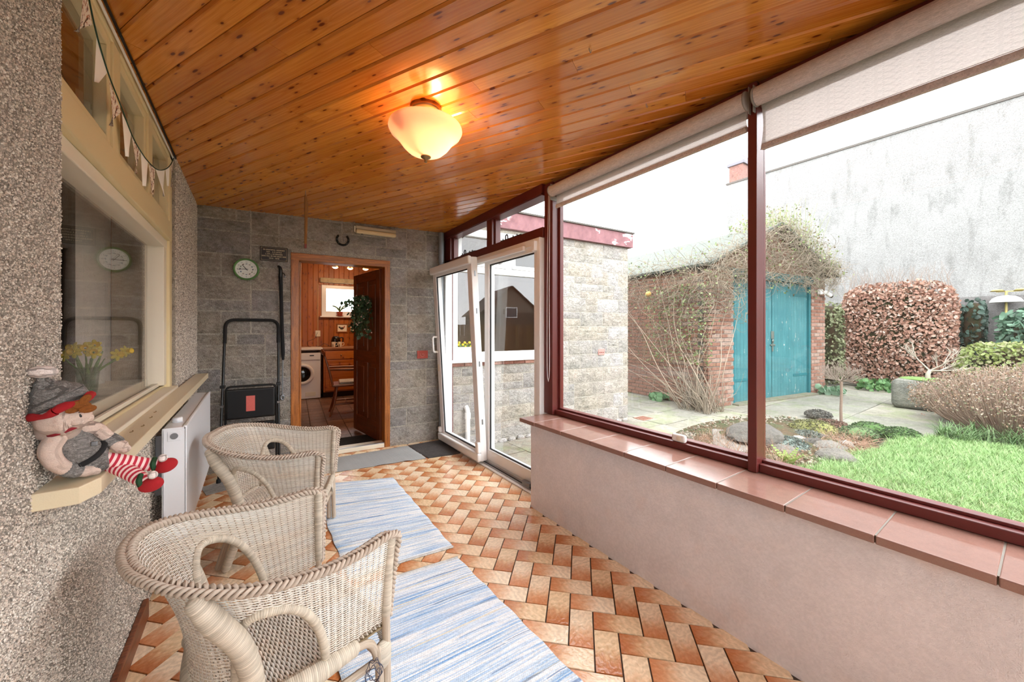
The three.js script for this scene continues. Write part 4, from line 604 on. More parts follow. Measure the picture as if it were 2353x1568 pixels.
// ---------- radiator ----------
{
  const X0 = -0.362, X1 = -0.27, za = 2.43, zb = 3.66, y0 = 0.255, y1 = 0.812, r = thing('radiator', 'white steel panel radiator on the pebble-dashed wall under the sill', 'radiator', null), wm = mat(0xeef0f4, 0.3);
  mesh('front_panel', rcb(X1 - 0.012, X1, y0, y1 - 0.012, za, zb, 0.005, 2), wm, r); mesh('rear_panel', rcb(X0, X0 + 0.012, y0, y1 - 0.012, za, zb, 0.005, 2), wm, r);
  for (const z of [za, zb - 0.006]) mesh('end_panel', rcb(X0 + 0.002, X1 - 0.002, y0, y1 - 0.006, z, z + 0.006, 0.002), wm, r);
  mesh('top_grille', rcb(X0 + 0.004, X1 - 0.016, y1 - 0.014, y1 - 0.006, za + 0.004, zb - 0.004, 0.003), wm, r); mesh('top_edge', rcb(X1 - 0.015, X1 + 0.001, y1 - 0.022, y1, za, zb, 0.006, 2), wm, r); mesh('bracket', rcb(-0.404, X0, 0.45, 0.75, za + 0.12, za + 0.16, 0.003), M.steel, r); mesh('bracket', rcb(-0.404, X0, 0.45, 0.75, zb - 0.2, zb - 0.16, 0.003), M.steel, r);
  const plug = mesh('plug_plate', rcb(X0 + 0.022, X0 + 0.07, y1 - 0.07, y1 - 0.022, za - 0.003, za, 0.001), wm, r); mesh('plug', cyl(0.015, 0.015, 0.006, 20).rotateX(Math.PI / 2).translate(X0 + 0.046, y1 - 0.046, -za + 0.004), M.steel, plug);
  const k = mesh('valve_knob', lathe([[0, 0.026], [0.018, 0.026], [0.021, 0.02], [0.022, 0], [0, 0]], 20).translate(X0 + 0.04, y1 - 0.006, -za - 0.14), wm, r); mesh('valve_pipe', poly([W(X0 + 0.02, y0 + 0.03, za + 0.03), W(X0 + 0.02, 0.0, za + 0.03)], 0.008, 8), M.white, r);
}
// ---------- roller blinds ----------
{
  const fab = mat(0xeee2dc, 0.9, { map: rep(T.cloth, 10), transmission: 0.5, thickness: 0, side: THREE.DoubleSide }), grey = mat(0x9c9c98, 0.45);
  const blind = (label, za, zb, bot, tilt) => {
    const b = thing('roller_blind', label, 'blind', W(1.852, bot, (za + zb) / 2), 0, 'cream roller blinds'), L = zb - za, top = 2.326 - bot;
    mesh('roller', cyl(0.040, 0.040, L, 30).rotateX(Math.PI / 2).translate(0, top, 0), mat(0xf2e8e2, 0.85, { map: rep(T.cloth, 6) }), b);
    const n = 30, g = new THREE.PlaneGeometry(L, top - 0.005, n, 10), p = g.attributes.position; for (let i = 0; i < p.count; i++) { const z = p.getX(i), y = p.getY(i) + (top - 0.005) / 2 + 0.004, e = Math.pow(Math.abs(z) / (L / 2), 6), k = Math.sin(clamp(y / top) * Math.PI); p.setXYZ(i, 0.036 + 0.003 * Math.sin(z * 5) * k, y, z - Math.sign(z) * 0.012 * e * k); } g.computeVertexNormals(); mesh('fabric', g, fab, b);
    mesh('bottom_bar', cb(0.026, 0.046, 0, 0.03, -L / 2 + 0.006, L / 2 - 0.006, 0.009, 3), mat(0xeee2dc, 0.85, { map: rep(T.cloth, 10) }), b); mesh('hem_seam', bx(0.0335, 0.0345, 0.033, 0.0345, -L / 2 + 0.01, L / 2 - 0.01), mat(0xc4b4ac, 0.9), b);
    for (const s of [-1, 1]) { mesh('end_cap', lathe([[0, 0.012], [0.036, 0.012], [0.043, 0.006], [0.043, 0], [0, 0]], 26).rotateX(s * Math.PI / 2).translate(0, top, s * L / 2), grey, b); mesh('bracket', cb(-0.004, 0.08, top - 0.062, top + 0.06, s * (L / 2 + 0.013) - 0.002, s * (L / 2 + 0.013) + 0.002, 0.002), grey, b); }
    return b;
  };
  const a = blind('short cream roller blind over the pane between the two timber posts', 0.80, 2.15, 2.2), far = -(1.35 / 2);
  const P = [v3(0.02, 0.11, far - 0.05), v3(0.012, -0.3, far - 0.052), v3(0.008, -0.8, far - 0.054), v3(0.01, -1.29, far - 0.05), v3(0.01, -1.315, far - 0.042), v3(0.01, -1.29, far - 0.034), v3(0.012, -0.6, far - 0.034), v3(0.02, 0.11, far - 0.036)];
  mesh('pull_chain', tube(P.map((q) => q.clone().add(v3(-0.01, 0, 0))), 0.0022, 90, 6), M.white, a);
  blind('long cream roller blind let down over the pane facing the lawn', -0.645, 0.755, 2.092);
  blind('cream roller blind rolled almost up at the end of the glazing', -1.68, -0.715, 2.2);
  const s = thing('window_sensor', 'small white plastic sensor box standing on the maroon window rail', 'sensor', W(1.907, 0.672, 1.158)); mesh('case', cb(-0.014, 0.014, 0, 0.042, -0.04, 0.04, 0.012, 4), M.white, s); mesh('button', lathe([[0, 0.0155], [0.012, 0.0155], [0.0135, 0.014], [0.0135, 0.013], [0, 0.013]], 24).rotateZ(Math.PI / 2).translate(0, 0.021, 0.005), M.creamLight, s);
}
console.log('indoor done');
// ---------- plush elf doll sitting on the sill ----------
{
  const d = thing('elf_doll', 'plush elf doll with grey hat, striped legs and red shoes on the sill', 'doll', W(-0.345, 0.921, 1.33)), o = d.position, q = (x, y, Z) => px(x, y, { Z: Z + 0.042 }).sub(o);
  const furG = mat(0xb4b0ac, 0.95, { map: rep(T.fur, 14), bumpMap: rep(T.fur, 14), bumpScale: 0.003, sheen: 0 }), furC = mat(0xe8d2c4, 0.95, { map: rep(T.plaster, 9), bumpMap: rep(T.fur, 12), bumpScale: 0.0016 }), red = mat(0xd8222c, 0.85, { bumpMap: rep(T.fur, 16), bumpScale: 0.001 }), wht = mat(0xf4e8e2, 0.95, { bumpMap: rep(T.fur, 16), bumpScale: 0.002 }), green = mat(0x1e4a2c, 0.8);
  const stripe = mat(0xffffff, 0.9, { map: tex(64, 8, (u, v, c) => { const k = smooth(0.46, 0.5, u) * (1 - smooth(0.96, 1, u)); c[0] = mix(188, 244, k); c[1] = mix(40, 214, k); c[2] = mix(62, 208, k); }) }); stripe.map.repeat.set(1 / 0.0122, 1);
  const furM = (g) => uvm(g);
  // torso leaning back on the wall
  mesh('body', furM(limb([[q(148, 1000, 1.29), 0.028], [q(165, 1018, 1.305), 0.036], [q(182, 1038, 1.32), 0.039], [q(205, 1056, 1.335), 0.034]], 20, 20)), furG, d);
  const belt = []; for (let i = 0; i <= 24; i++) { const a = i / 24 * Math.PI * 2, c = q(190, 1044, 1.325), ax = q(205, 1062, 1.335).sub(q(158, 1018, 1.30)).normalize(), s = v3(0, 0, 1).addScaledVector(ax, -ax.z).normalize(), t = ax.clone().cross(s); belt.push(c.addScaledVector(s, Math.cos(a) * 0.040).addScaledVector(t, Math.sin(a) * 0.040)); }
  mesh('belt', sweep(belt, belt.map(() => 0.0065), 6, false), M.blackMatt, d); const bu = q(217, 1020, 1.29); mesh('buckle', cb(bu.x - 0.006, bu.x + 0.006, bu.y - 0.006, bu.y + 0.006, bu.z - 0.002, bu.z + 0.003, 0.003), M.steel, d);
  mesh('tunic_skirt', furM(limb([[q(198, 1050, 1.33), 0.038], [q(214, 1058, 1.34), 0.037], [q(226, 1062, 1.345), 0.028]], 20, 10)), furG, d);
  mesh('head', furM(limb([[q(128, 962, 1.255), 0.038], [q(150, 960, 1.255), 0.041], [q(172, 957, 1.255), 0.031]], 20, 16)), furC, d);
  const nb = (x, y, Z, r) => { const p = q(x, y, Z); return blob(p.x, p.y, p.z, r, r, r, 14); };
  mesh('nose', furM(nb(199, 961, 1.255, 0.0125)), furC, d); mesh('cheek', furM(nb(176, 968, 1.236, 0.012)), furC, d);
  mesh('eye', limb([[q(182, 950, 1.232), 0.0017], [q(185, 957, 1.231), 0.0026], [q(186, 960, 1.232), 0.0017]], 8, 6), M.black, d); mesh('eyebrow', tube([q(178, 952, 1.232), q(182, 948, 1.231), q(187, 948, 1.233)], 0.0011, 8, 5), M.black, d); mesh('mouth', tube([q(183, 968, 1.234), q(188, 971, 1.235), q(193, 969, 1.238)], 0.001, 8, 5), M.black, d);
  mesh('hat', furM(limb([[q(147, 934, 1.255), 0.026], [q(141, 927, 1.255), 0.048], [q(128, 912, 1.255), 0.048], [q(112, 896, 1.25), 0.033], [q(101, 882, 1.245), 0.017], [q(98, 873, 1.24), 0.010]], 22, 22)), furG, d);
  const pp = q(98, 855, 1.235); mesh('pompom', furM(blob(pp.x, pp.y, pp.z, 0.024, 0.0135, 0.018, 18)), wht, d);
  const bandAx = q(113, 893, 1.25).sub(q(141, 929, 1.255)).normalize(), band = []; for (let i = 0; i <= 30; i++) { const a = i / 30 * Math.PI * 2, s = v3(0, 0, 1).addScaledVector(bandAx, -bandAx.z).normalize(), t = bandAx.clone().cross(s); band.push(q(144, 932, 1.255).addScaledVector(s, Math.cos(a) * 0.050).addScaledVector(t, Math.sin(a) * 0.050).addScaledVector(bandAx, 0.003 * Math.sin(a * 5))); }
  mesh('hat_band', sweep(band, band.map((_, i) => 0.0075 + 0.002 * Math.sin(i * 1.3)), 8, false), red, d);
  for (const [x, y, a, k] of [[172, 938, 0.5, 1], [188, 931, -0.3, 1], [196, 918, 0.9, 0.8], [202, 940, 0.1, 0.9]]) { const p = q(x, y, 1.215), g = blob(0, 0, 0, 0.016 * k, 0.010 * k, 0.0025, 10); g.rotateZ(a).rotateY(0.4).translate(p.x, p.y, p.z); mesh('fabric_leaf', g, mat(0xb0641c, 0.9, { map: rep(T.fur, 3) }), d); }
  mesh('scarf', limb([[q(108, 1001, 1.26), 0.006], [q(132, 996, 1.235), 0.0055], [q(160, 986, 1.236), 0.0055], [q(189, 974, 1.25), 0.005]], 8, 14), mat(0x8c1c28, 0.9), d); mesh('collar', limb([[q(118, 985, 1.275), 0.03], [q(150, 985, 1.28), 0.03]], 16, 8), furC, d);
  mesh('arm', furM(limb([[q(130, 1006, 1.262), 0.0185], [q(114, 1032, 1.256), 0.0185], [q(122, 1058, 1.262), 0.0175], [q(144, 1074, 1.28), 0.016], [q(165, 1080, 1.29), 0.015]], 16, 22)), furC, d); mesh('cuff', furM(limb([[q(157, 1078, 1.288), 0.0185], [q(173, 1081, 1.298), 0.0185]], 16, 6)), furG, d); mesh('hand', furM(limb([[q(178, 1081, 1.302), 0.0155], [q(200, 1081, 1.308), 0.016], [q(222, 1084, 1.315), 0.0085]], 16, 12)), furC, d);
  mesh('arm', furM(limb([[q(188, 985, 1.31), 0.018], [q(216, 985, 1.33), 0.017], [q(240, 1000, 1.345), 0.015], [q(252, 1010, 1.35), 0.0145]], 16, 18)), furC, d); mesh('cuff', furM(limb([[q(250, 1010, 1.35), 0.018], [q(266, 1018, 1.355), 0.018]], 16, 6)), furG, d); mesh('hand', furM(limb([[q(267, 1021, 1.35), 0.015], [q(280, 1028, 1.352), 0.0165], [q(289, 1032, 1.352), 0.011]], 16, 12)), furC, d);
  const leg = (a, b, c, Z0_, Z1_) => mesh('leg', limb([[q(...a, Z0_), 0.017], [q(...b, (Z0_ + Z1_) / 2), 0.0185], [q(...c, Z1_), 0.0165]], 16, 26), stripe, d);
  leg([222, 1052], [285, 1062], [352, 1069], 1.34, 1.37); leg([238, 1062], [290, 1082], [326, 1103], 1.375, 1.31);
  for (const [x, y, Z, ang, cx, cy, bx_, by_] of [[382, 1070, 1.365, 0.35, 355, 1068, 374, 1053], [347, 1114, 1.30, 0.12, 323, 1106, 351, 1092]]) {
    const p = q(x, y, Z), g = blob(0, 0, 0, 0.0255, 0.0185, 0.0185, 20); g.rotateZ(ang).translate(p.x, p.y, p.z); mesh('shoe', g, red, d); mesh('shoe_bobble', furM(nb(bx_, by_, Z - 0.012, 0.0105)), wht, d); mesh('ankle_cuff', limb([[q(cx, cy - 13, Z), 0.006], [q(cx - 4, cy, Z - 0.014), 0.0065], [q(cx, cy + 13, Z), 0.006]], 8, 10), green, d);
  }
}
// ---------- daffodils in a glass behind the window ----------
{
  const v = thing('daffodil_vase', 'glass vase of yellow daffodils indoors behind the cream window', 'vase', W(-0.625, 0.985, 2.52)); seed = 4;
  mesh('vase', lathe([[0, 0.004], [0.03, 0.004], [0.034, 0.03], [0.036, 0.08], [0.041, 0.125], [0.039, 0.125], [0.034, 0.08], [0.032, 0.03], [0.028, 0.008], [0, 0.008]], 28), glassMat({ roughness: 0.05, color: 0xdfe8e2 }), v); mesh('water', cyl(0.032, 0.029, 0.06, 24).translate(0, 0.04, 0), glassMat({ color: 0xcfe0c4, roughness: 0 }), v);
  const stemM = mat(0x6f9a4c, 0.6), pet = mat(0xfff048, 0.7, { transmission: 0.3, thickness: 0, side: THREE.DoubleSide }), cup = mat(0xffdc28, 0.7);
  for (const [dx, dy, dz, tx, tz] of [[-0.07, 0.185, 0.02, -0.5, 0.6], [-0.03, 0.2, 0.05, -0.2, 0.8], [0.0, 0.215, 0.03, 0.1, 0.9], [0.03, 0.195, 0.045, 0.2, 0.9], [0.015, 0.225, -0.03, 0.3, 0.6], [0.1, 0.18, 0.01, 0.6, 0.6], [0.125, 0.195, -0.01, 0.8, 0.4], [-0.05, 0.215, -0.02, -0.3, 0.5]]) {
    mesh('stem', tube([v3(dx * 0.1, 0.012, dz * 0.1), v3(dx * 0.25, 0.1, dz * 0.25), v3(dx * 0.8, dy - 0.03, dz * 0.8), v3(dx, dy, dz)], 0.0032, 14, 6), stemM, v);
    const f = mesh('flower', merge(Array.from({ length: 6 }, (_, k) => { const g = new THREE.SphereGeometry(0.5, 6, 5); g.scale(0.017, 0.026, 0.003).translate(0, 0.017, 0).rotateX(-0.25).rotateZ(k * Math.PI / 3); return g; })), pet, v); f.position.set(dx, dy, dz); f.lookAt(v.position.clone().add(v3(dx + tx, dy + 0.12, dz + tz))); mesh('trumpet', lathe([[0.005, 0], [0.009, 0.01], [0.014, 0.021], [0.012, 0.021], [0.007, 0.01]], 12).rotateX(Math.PI / 2), cup, f);
  }
  for (let i = 0; i < 6; i++) { const a = rr(0, 6), l = rr(0.14, 0.2); mesh('leaf', limb([[v3(0, 0.02, 0), 0.005], [v3(Math.cos(a) * 0.03, l * 0.6, Math.sin(a) * 0.03), 0.007], [v3(Math.cos(a) * 0.06, l, Math.sin(a) * 0.06), 0.002]], 6, 8, 0.25), stemM, v); }
}
// ---------- bunting along the top of that window ----------
{
  const b = thing('bunting', 'string of plain and printed cream pennants hung across the house window', 'bunting', null), X = -0.398, P = (x, y) => px(x, y, { X });
  mesh('cord', tube([[200, -30], [205, 0], [222, 78], [250, 172], [275, 236], [304, 312], [325, 350], [342, 373], [362, 390], [382, 388], [393, 377], [399, 364]].map(([x, y]) => P(x, y)), 0.0022, 90, 6), mat(0x20402c, 0.7), b);
  const prt = mat(0xffffff, 0.9, { side: THREE.DoubleSide, map: tex(128, 128, (u, v, c) => { const k = smooth(0.62, 0.66, tf(u, v, 9, 9, 201)), f = smooth(0.6, 0.64, tf(u, v, 11, 11, 205)); c[0] = mix(mix(240, 170, f), 90, k); c[1] = mix(mix(230, 110, f), 66, k); c[2] = mix(mix(214, 80, f), 50, k); }) }), pl = mat(0xfbf8f0, 0.9, { side: THREE.DoubleSide });
  for (const [x0, y0, x1, y1, tx, ty, p] of [[196, -40, 214, 58, 178, 74, 1], [224, 82, 248, 168, 224, 190, 0], [253, 185, 280, 258, 257, 290, 1], [282, 260, 303, 306, 293, 360, 0], [304, 312, 324, 347, 315, 400, 1], [325, 350, 341, 372, 333, 428, 0], [343, 375, 358, 388, 352, 447, 1], [359, 390, 380, 390, 377, 452, 0], [381, 388, 391, 379, 387, 428, 0], [392, 378, 399, 366, 396, 430, 1]]) {
    const A = P(x0, y0), B = P(x1, y1), C = P(tx, ty), pos = [], uv = [], idx = [], n = 6;
    for (let i = 0; i <= n; i++) for (let j = 0; j <= n; j++) { const t = i / n, s = j / n, L = A.clone().lerp(C, t), R = B.clone().lerp(C, t), q = L.lerp(R, s); q.x += 0.006 * Math.sin(s * 3.1 + x0) * t - 0.002; pos.push(q.x, q.y, q.z); uv.push(s, t); }
    for (let i = 0; i < n; i++) for (let j = 0; j < n; j++) { const a = i * (n + 1) + j; idx.push(a, a + 1, a + n + 1, a + 1, a + n + 2, a + n + 1); }
    const g = new THREE.BufferGeometry(); g.setAttribute('position', new THREE.Float32BufferAttribute(pos, 3)); g.setAttribute('uv', new THREE.Float32BufferAttribute(uv, 2)); g.setIndex(idx); g.computeVertexNormals(); mesh('pennant', g, p ? prt : pl, b);
  }
  const wire = thing('trim_4', null, null, null, 0, null, 'structure'); mesh('cable', tube([W(-0.402, 2.37, 0.9), W(-0.402, 2.364, 1.5), W(-0.402, 2.37, 2.2), W(-0.402, 2.364, 3.15)], 0.005, 40, 6), M.black, wire); mesh('edge_strip', rb(-0.414, -0.408, 2.35, 2.358, 0.9, 3.14), M.white, wire);
}
// ---------- kitchen seen through the doorway ----------
const leafy = (i) => new THREE.CircleGeometry(0.02, 6).scale(0.5, 1.5, 1).rotateX(0.4 * Math.sin(i)).rotateY(i).translate(-0.1 + i * 0.0145, 0.085, 0.02 * Math.sin(i * 2.3));
{
  const K = (n, l, c, u, y, v, g) => thingH(n, l, c, u, y, v, g);
  const wm = K('washing_machine', 'white front-loading washing machine in the kitchen', 'washing machine', 0.452, 0, 3.6), wmm = mat(0xeae4de, 0.3);
  mesh('body', cb(-0.3, 0.3, 0.01, 0.85, -0.55, 0, 0.008, 2), wmm, wm); mesh('control_panel', cb(-0.298, 0.298, 0.72, 0.845, 0, 0.012, 0.006), wmm, wm); mesh('display', cb(0.12, 0.19, 0.79, 0.81, 0.012, 0.014, 0.002), M.black, wm); mesh('dial', cyl(0.03, 0.032, 0.02, 20).rotateX(Math.PI / 2).translate(-0.08, 0.79, 0.02), M.white, wm); mesh('drain_flap', cb(0.05, 0.22, 0.05, 0.13, 0.0, 0.006, 0.004), M.creamLight, wm);
  const dr = mesh('door_ring', new THREE.TorusGeometry(0.165, 0.032, 12, 40).translate(0.0, 0.46, 0.005), wmm, wm); mesh('porthole', blob(0, 0.46, -0.002, 0.138, 0.138, 0.035, 24), mat(0x0b0c0e, 0.08), dr);
  tag(mesh('worktop', (() => { const g = cb(-0.9, 0.788, 0.9, 0.94, -4.19, -3.57, 0.006); return g; })(), mat(0xe9e0d2, 0.35)), 'pale worktop above the washing machine', 'worktop'); tag(mesh('worktop', cb(0.793, 1.75, 0.9, 0.94, -4.19, -3.57, 0.006), mat(0xc08a58, 0.4, { map: T.wood })), 'brown wooden worktop under the kitchen window', 'worktop');
  for (const o of scene.children.slice(-2)) { o.position.copy(HO()); o.rotation.y = -TH; }
  const bu = K('base_unit', 'pine kitchen base unit beside the washing machine', 'cabinet', 1.27, 0, 3.6), pm = mat(0xdcb888, 0.4, { map: T.pine });
  mesh('body', uvm(cb(-0.47, 0.47, 0.1, 0.9, -0.55, 0, 0.004), 0.25), pm, bu); mesh('plinth', bx(-0.47, 0.47, 0, 0.1, -0.5, -0.05), M.dark, bu); const dw = mesh('drawer', uvm(cb(-0.44, 0.1, 0.72, 0.87, 0, 0.018, 0.005), 0.25), pm, bu); mesh('knob', blob(-0.17, 0.795, 0.028, 0.014, 0.014, 0.012, 10), M.brass, dw);
  const dd = mesh('door', uvm(cb(-0.44, 0.1, 0.13, 0.7, 0, 0.018, 0.005), 0.25), pm, bu); mesh('panel', uvm(cb(-0.37, 0.03, 0.2, 0.63, 0.012, 0.024, 0.008), 0.25), pm, dd);
  const ke = K('kettle', 'black electric kettle behind the two mugs', 'kettle', 1.04, 0.94, 3.95); mesh('body', lathe([[0, 0], [0.085, 0], [0.09, 0.02], [0.085, 0.12], [0.072, 0.18], [0.05, 0.205], [0, 0.21]], 24), mat(0x17130f, 0.2), ke); mesh('handle', tube([v3(0.07, 0.17, 0), v3(0.12, 0.18, 0), v3(0.125, 0.1, 0), v3(0.088, 0.05, 0)], 0.011, 16, 8), M.black, ke); mesh('gauge', cb(-0.03, -0.018, 0.05, 0.15, 0.078, 0.087, 0.004), M.steel, ke);
  const mugM = mat(0xf0e6da, 0.3, { map: canvasTex(256, 128, (g) => { g.fillStyle = '#f4ecdf'; g.fillRect(0, 0, 256, 128); g.fillStyle = '#4a3c34'; for (let i = 0; i < 8; i++) { g.beginPath(); g.ellipse(16 + i * 32, 50 + (i % 2) * 30, 9, 7, 0, 0, 7); g.fill(); g.fillRect(13 + i * 32, 54 + (i % 2) * 30, 3, 14); } }) });
  for (const [u, l] of [[0.985, 'white patterned mug on the worktop, beside the socket lead'], [1.10, 'white patterned mug on the worktop, beside the base unit edge']]) { const m = K('mug', l, 'mug', u, 0.94, 3.78, 'patterned mugs'); mesh('cup', lathe([[0, 0], [0.03, 0], [0.033, 0.006], [0.04, 0.1], [0.037, 0.1], [0.03, 0.01], [0, 0.008]], 20), mugM, m); mesh('handle', tube([v3(0.037, 0.085, 0), v3(0.068, 0.08, 0), v3(0.065, 0.035, 0), v3(0.034, 0.022, 0)], 0.006, 14, 6), mugM, m); }
  const so = K('wall_socket', 'cream double wall socket on the pine boards', 'socket', 0.735, 1.2, 4.195); mesh('plate', cb(-0.045, 0.045, -0.06, 0.06, 0, 0.012, 0.004), M.creamLight, so); mesh('conduit', cb(-0.008, 0.008, 0.06, 1.0, 0, 0.01, 0.003), mat(0xc69a6a, 0.5), so); mesh('conduit', cb(-0.008, 0.008, -0.26, -0.06, 0, 0.01, 0.003), mat(0xc69a6a, 0.5), so);
  mesh('lead', tube([v3(-0.01, 0.02, 0.02), v3(-0.06, -0.1, 0.05), v3(-0.18, -0.16, 0.05), v3(-0.16, -0.25, 0.1), v3(0.02, -0.255, 0.12), v3(0.1, -0.2, 0.12), v3(0.2, -0.25, 0.14)], 0.004, 50, 6), M.black, so);
  const art = canvasTex(200, 160, (g) => { g.fillStyle = '#f3ead8'; g.fillRect(0, 0, 200, 160); g.fillStyle = '#3c3028'; g.beginPath(); g.ellipse(95, 88, 44, 26, -0.2, 0, 7); g.fill(); g.beginPath(); g.ellipse(45, 66, 26, 18, 0.7, 0, 7); g.fill(); g.fillStyle = '#a8542c'; g.beginPath(); g.ellipse(138, 62, 14, 26, 0.5, 0, 7); g.fill(); g.fillStyle = '#c03024'; g.beginPath(); g.arc(150, 36, 9, 0, 7); g.fill(); g.fillStyle = '#8a6a3c'; g.fillRect(88, 110, 4, 22); g.fillRect(104, 110, 4, 22); });
  for (const [u, l] of [[1.18, 'framed rooster print below the kitchen window, beside the mugs'], [1.425, 'framed rooster print partly hidden by the open kitchen door']]) { const f = K('framed_print', l, 'picture', u, 1.31, 4.195, 'rooster prints'); for (const g of [cb(-0.11, 0.11, 0.07, 0.092, 0, 0.018, 0.004), cb(-0.11, 0.11, -0.092, -0.07, 0, 0.018, 0.004), cb(-0.11, -0.086, -0.07, 0.07, 0, 0.018, 0.004), cb(0.086, 0.11, -0.07, 0.07, 0, 0.018, 0.004)]) mesh('frame', g, M.casing, f); mesh('print', new THREE.PlaneGeometry(0.174, 0.142).translate(0, 0, 0.006), mat(0xffffff, 0.6, { map: art }), f); }
  const pl = K('potted_plant', 'small houseplant in a red pot on the kitchen window sill', 'potted plant', 1.13, 1.551, 4.15); mesh('pot', lathe([[0, 0], [0.042, 0], [0.055, 0.075], [0.06, 0.075], [0.06, 0.09], [0.05, 0.09], [0, 0.085]], 20), mat(0xa84830, 0.6), pl); mesh('saucer', lathe([[0, 0], [0.065, 0], [0.072, 0.014], [0, 0.01]], 20), mat(0xa84830, 0.6), pl); seed = 33;
  for (let i = 0; i < 12; i++) { const a = rr(0, 6.3), l = rr(0.06, 0.2); mesh('leaf', limb([[v3(0, 0.08, 0), 0.006], [v3(Math.cos(a) * l * 0.5, 0.08 + l * 0.7, Math.sin(a) * l * 0.2), 0.012], [v3(Math.cos(a) * l, 0.09 + l * 0.75, Math.sin(a) * l * 0.3), 0.004]], 6, 8, 0.25), mat(pick([0x4c6a34, 0x6f8c4c, 0x3c5428]), 0.6), pl); }
  const fg = K('figurine', 'small straw figurine at the end of the kitchen window sill', 'figurine', 1.47, 1.551, 4.15); mesh('body', lathe([[0, 0], [0.035, 0], [0.02, 0.06], [0.012, 0.08]], 12), mat(0xc89a54, 0.8), fg); mesh('head', blob(0, 0.095, 0, 0.018, 0.02, 0.018, 10), mat(0xdab27a, 0.8), fg);
  const bl = K('window_valance', 'cream fabric valance over the kitchen window', 'valance', 1.245, 2.2, 4.17); mesh('fabric', cb(-0.475, 0.475, 0.02, 0.12, -0.02, 0.05, 0.02, 3), mat(0xe6d4ae, 0.8, { map: T.cloth }), bl); mesh('pull', tube([v3(-0.02, 0.02, 0.05), v3(0.06, -0.012, 0.055), v3(0.16, 0.02, 0.05)], 0.006, 12, 6), M.casing, bl);
  const ve = K('wall_vent', 'small cream extractor vent high on the pine boards', 'vent', 1.50, 2.3, 4.195); mesh('housing', cb(-0.06, 0.06, -0.055, 0.055, 0, 0.03, 0.006), M.creamLight, ve); mesh('grille', lathe([[0.0, 0.004], [0.034, 0.004], [0.038, 0]], 20).rotateX(Math.PI / 2).translate(0, 0, 0.03), M.steel, ve);
  [[0.93, 2.8, 'kitchen spotlight tilted down, closest to the washing machine'], [1.165, 2.8, 'middle spotlight of the three on the kitchen ceiling'], [1.41, 2.75, 'kitchen spotlight closest to the open door']].forEach(([u, v, l]) => {
    const s = K('spotlight', l, 'spotlight', u, 2.44, v, 'kitchen spotlights'); mesh('arm', cyl(0.006, 0.006, 0.36, 10).translate(0, 0.125, 0), M.brass, s); mesh('shade', lathe([[0.016, -0.045], [0.03, -0.06], [0.048, -0.1], [0.045, -0.1], [0.027, -0.062]], 20), mat(0xe8c890, 0.4, { side: THREE.DoubleSide }), s); mesh('bulb', blob(0, -0.102, 0, 0.04, 0.022, 0.04, 14), mat(0xfff0d0, 0.4, { emissive: new THREE.Color(1, 0.82, 0.55), emissiveIntensity: 3 }), s);
    const p = new THREE.PointLight(0xffdcb4, 1.3); p.position.copy(HP(u, 2.335, v)); p.castShadow = true; p.shadow.radius = 2; scene.add(p);
  });
  // farmhouse armchair
  const ch = K('windsor_chair', 'wooden spindle-back armchair in the kitchen', 'chair', 1.02, 0, 2.05), cm = mat(0xa8643a, 0.3, { map: T.wood }); ch.rotation.y = -TH - 0.05;
  const L = (n, keys, rad = 10) => mesh(n, limb(keys, rad, 14), cm, ch);
  mesh('seat', cb(-0.2, 0.24, 0.43, 0.465, -0.22, 0.22, 0.016, 3), cm, ch); mesh('cushion', cb(-0.1, 0.22, 0.465, 0.5, -0.19, 0.19, 0.015, 3), mat(0xe8dccc, 0.9, { map: T.cloth }), ch);
  for (const z of [-1, 1]) { L('leg', [[v3(-0.23, 0, z * 0.2), 0.013], [v3(-0.17, 0.2, z * 0.18), 0.018], [v3(-0.13, 0.44, z * 0.16), 0.015]]); L('leg', [[v3(0.24, 0, z * 0.2), 0.013], [v3(0.2, 0.2, z * 0.18), 0.018], [v3(0.17, 0.44, z * 0.16), 0.015]]); L('arm', [[v3(-0.235, 0.69, z * 0.2), 0.016], [v3(0.0, 0.685, z * 0.25), 0.016], [v3(0.2, 0.68, z * 0.24), 0.02]]); L('arm_post', [[v3(0.15, 0.46, z * 0.21), 0.013], [v3(0.17, 0.58, z * 0.23), 0.019], [v3(0.16, 0.67, z * 0.24), 0.012]]); L('stretcher', [[v3(-0.18, 0.17, z * 0.19), 0.011], [v3(0, 0.175, z * 0.185), 0.016], [v3(0.2, 0.17, z * 0.19), 0.011]]); L('back_post', [[v3(-0.19, 0.45, z * 0.19), 0.015], [v3(-0.24, 0.68, z * 0.2), 0.016], [v3(-0.31, 0.93, z * 0.19), 0.014]]); }
  for (let k = -2; k <= 2; k++) L('spindle', [[v3(-0.19, 0.455, k * 0.06), 0.008], [v3(-0.24, 0.7, k * 0.068), 0.011], [v3(-0.31, 0.92, k * 0.072), 0.007]], 8);
  mesh('crest_rail', limb([[v3(-0.30, 0.92, -0.21), 0.03], [v3(-0.335, 0.95, 0), 0.042], [v3(-0.30, 0.92, 0.21), 0.03]], 10, 16, 0.35), cm, ch); L('cross_stretcher', [[v3(0, 0.17, -0.18), 0.011], [v3(0, 0.17, 0.18), 0.011]]);
  tag(mesh('kitchen_mat', cb(0.45, 1.16, 0.001, 0.012, -0.58, -0.16, 0.004), mat(0x2c2a2a, 1, { map: T.grain })), 'black mat just inside the kitchen doorway', 'mat'); { const o = scene.children[scene.children.length - 1]; o.position.copy(HO()); o.rotation.y = -TH; }
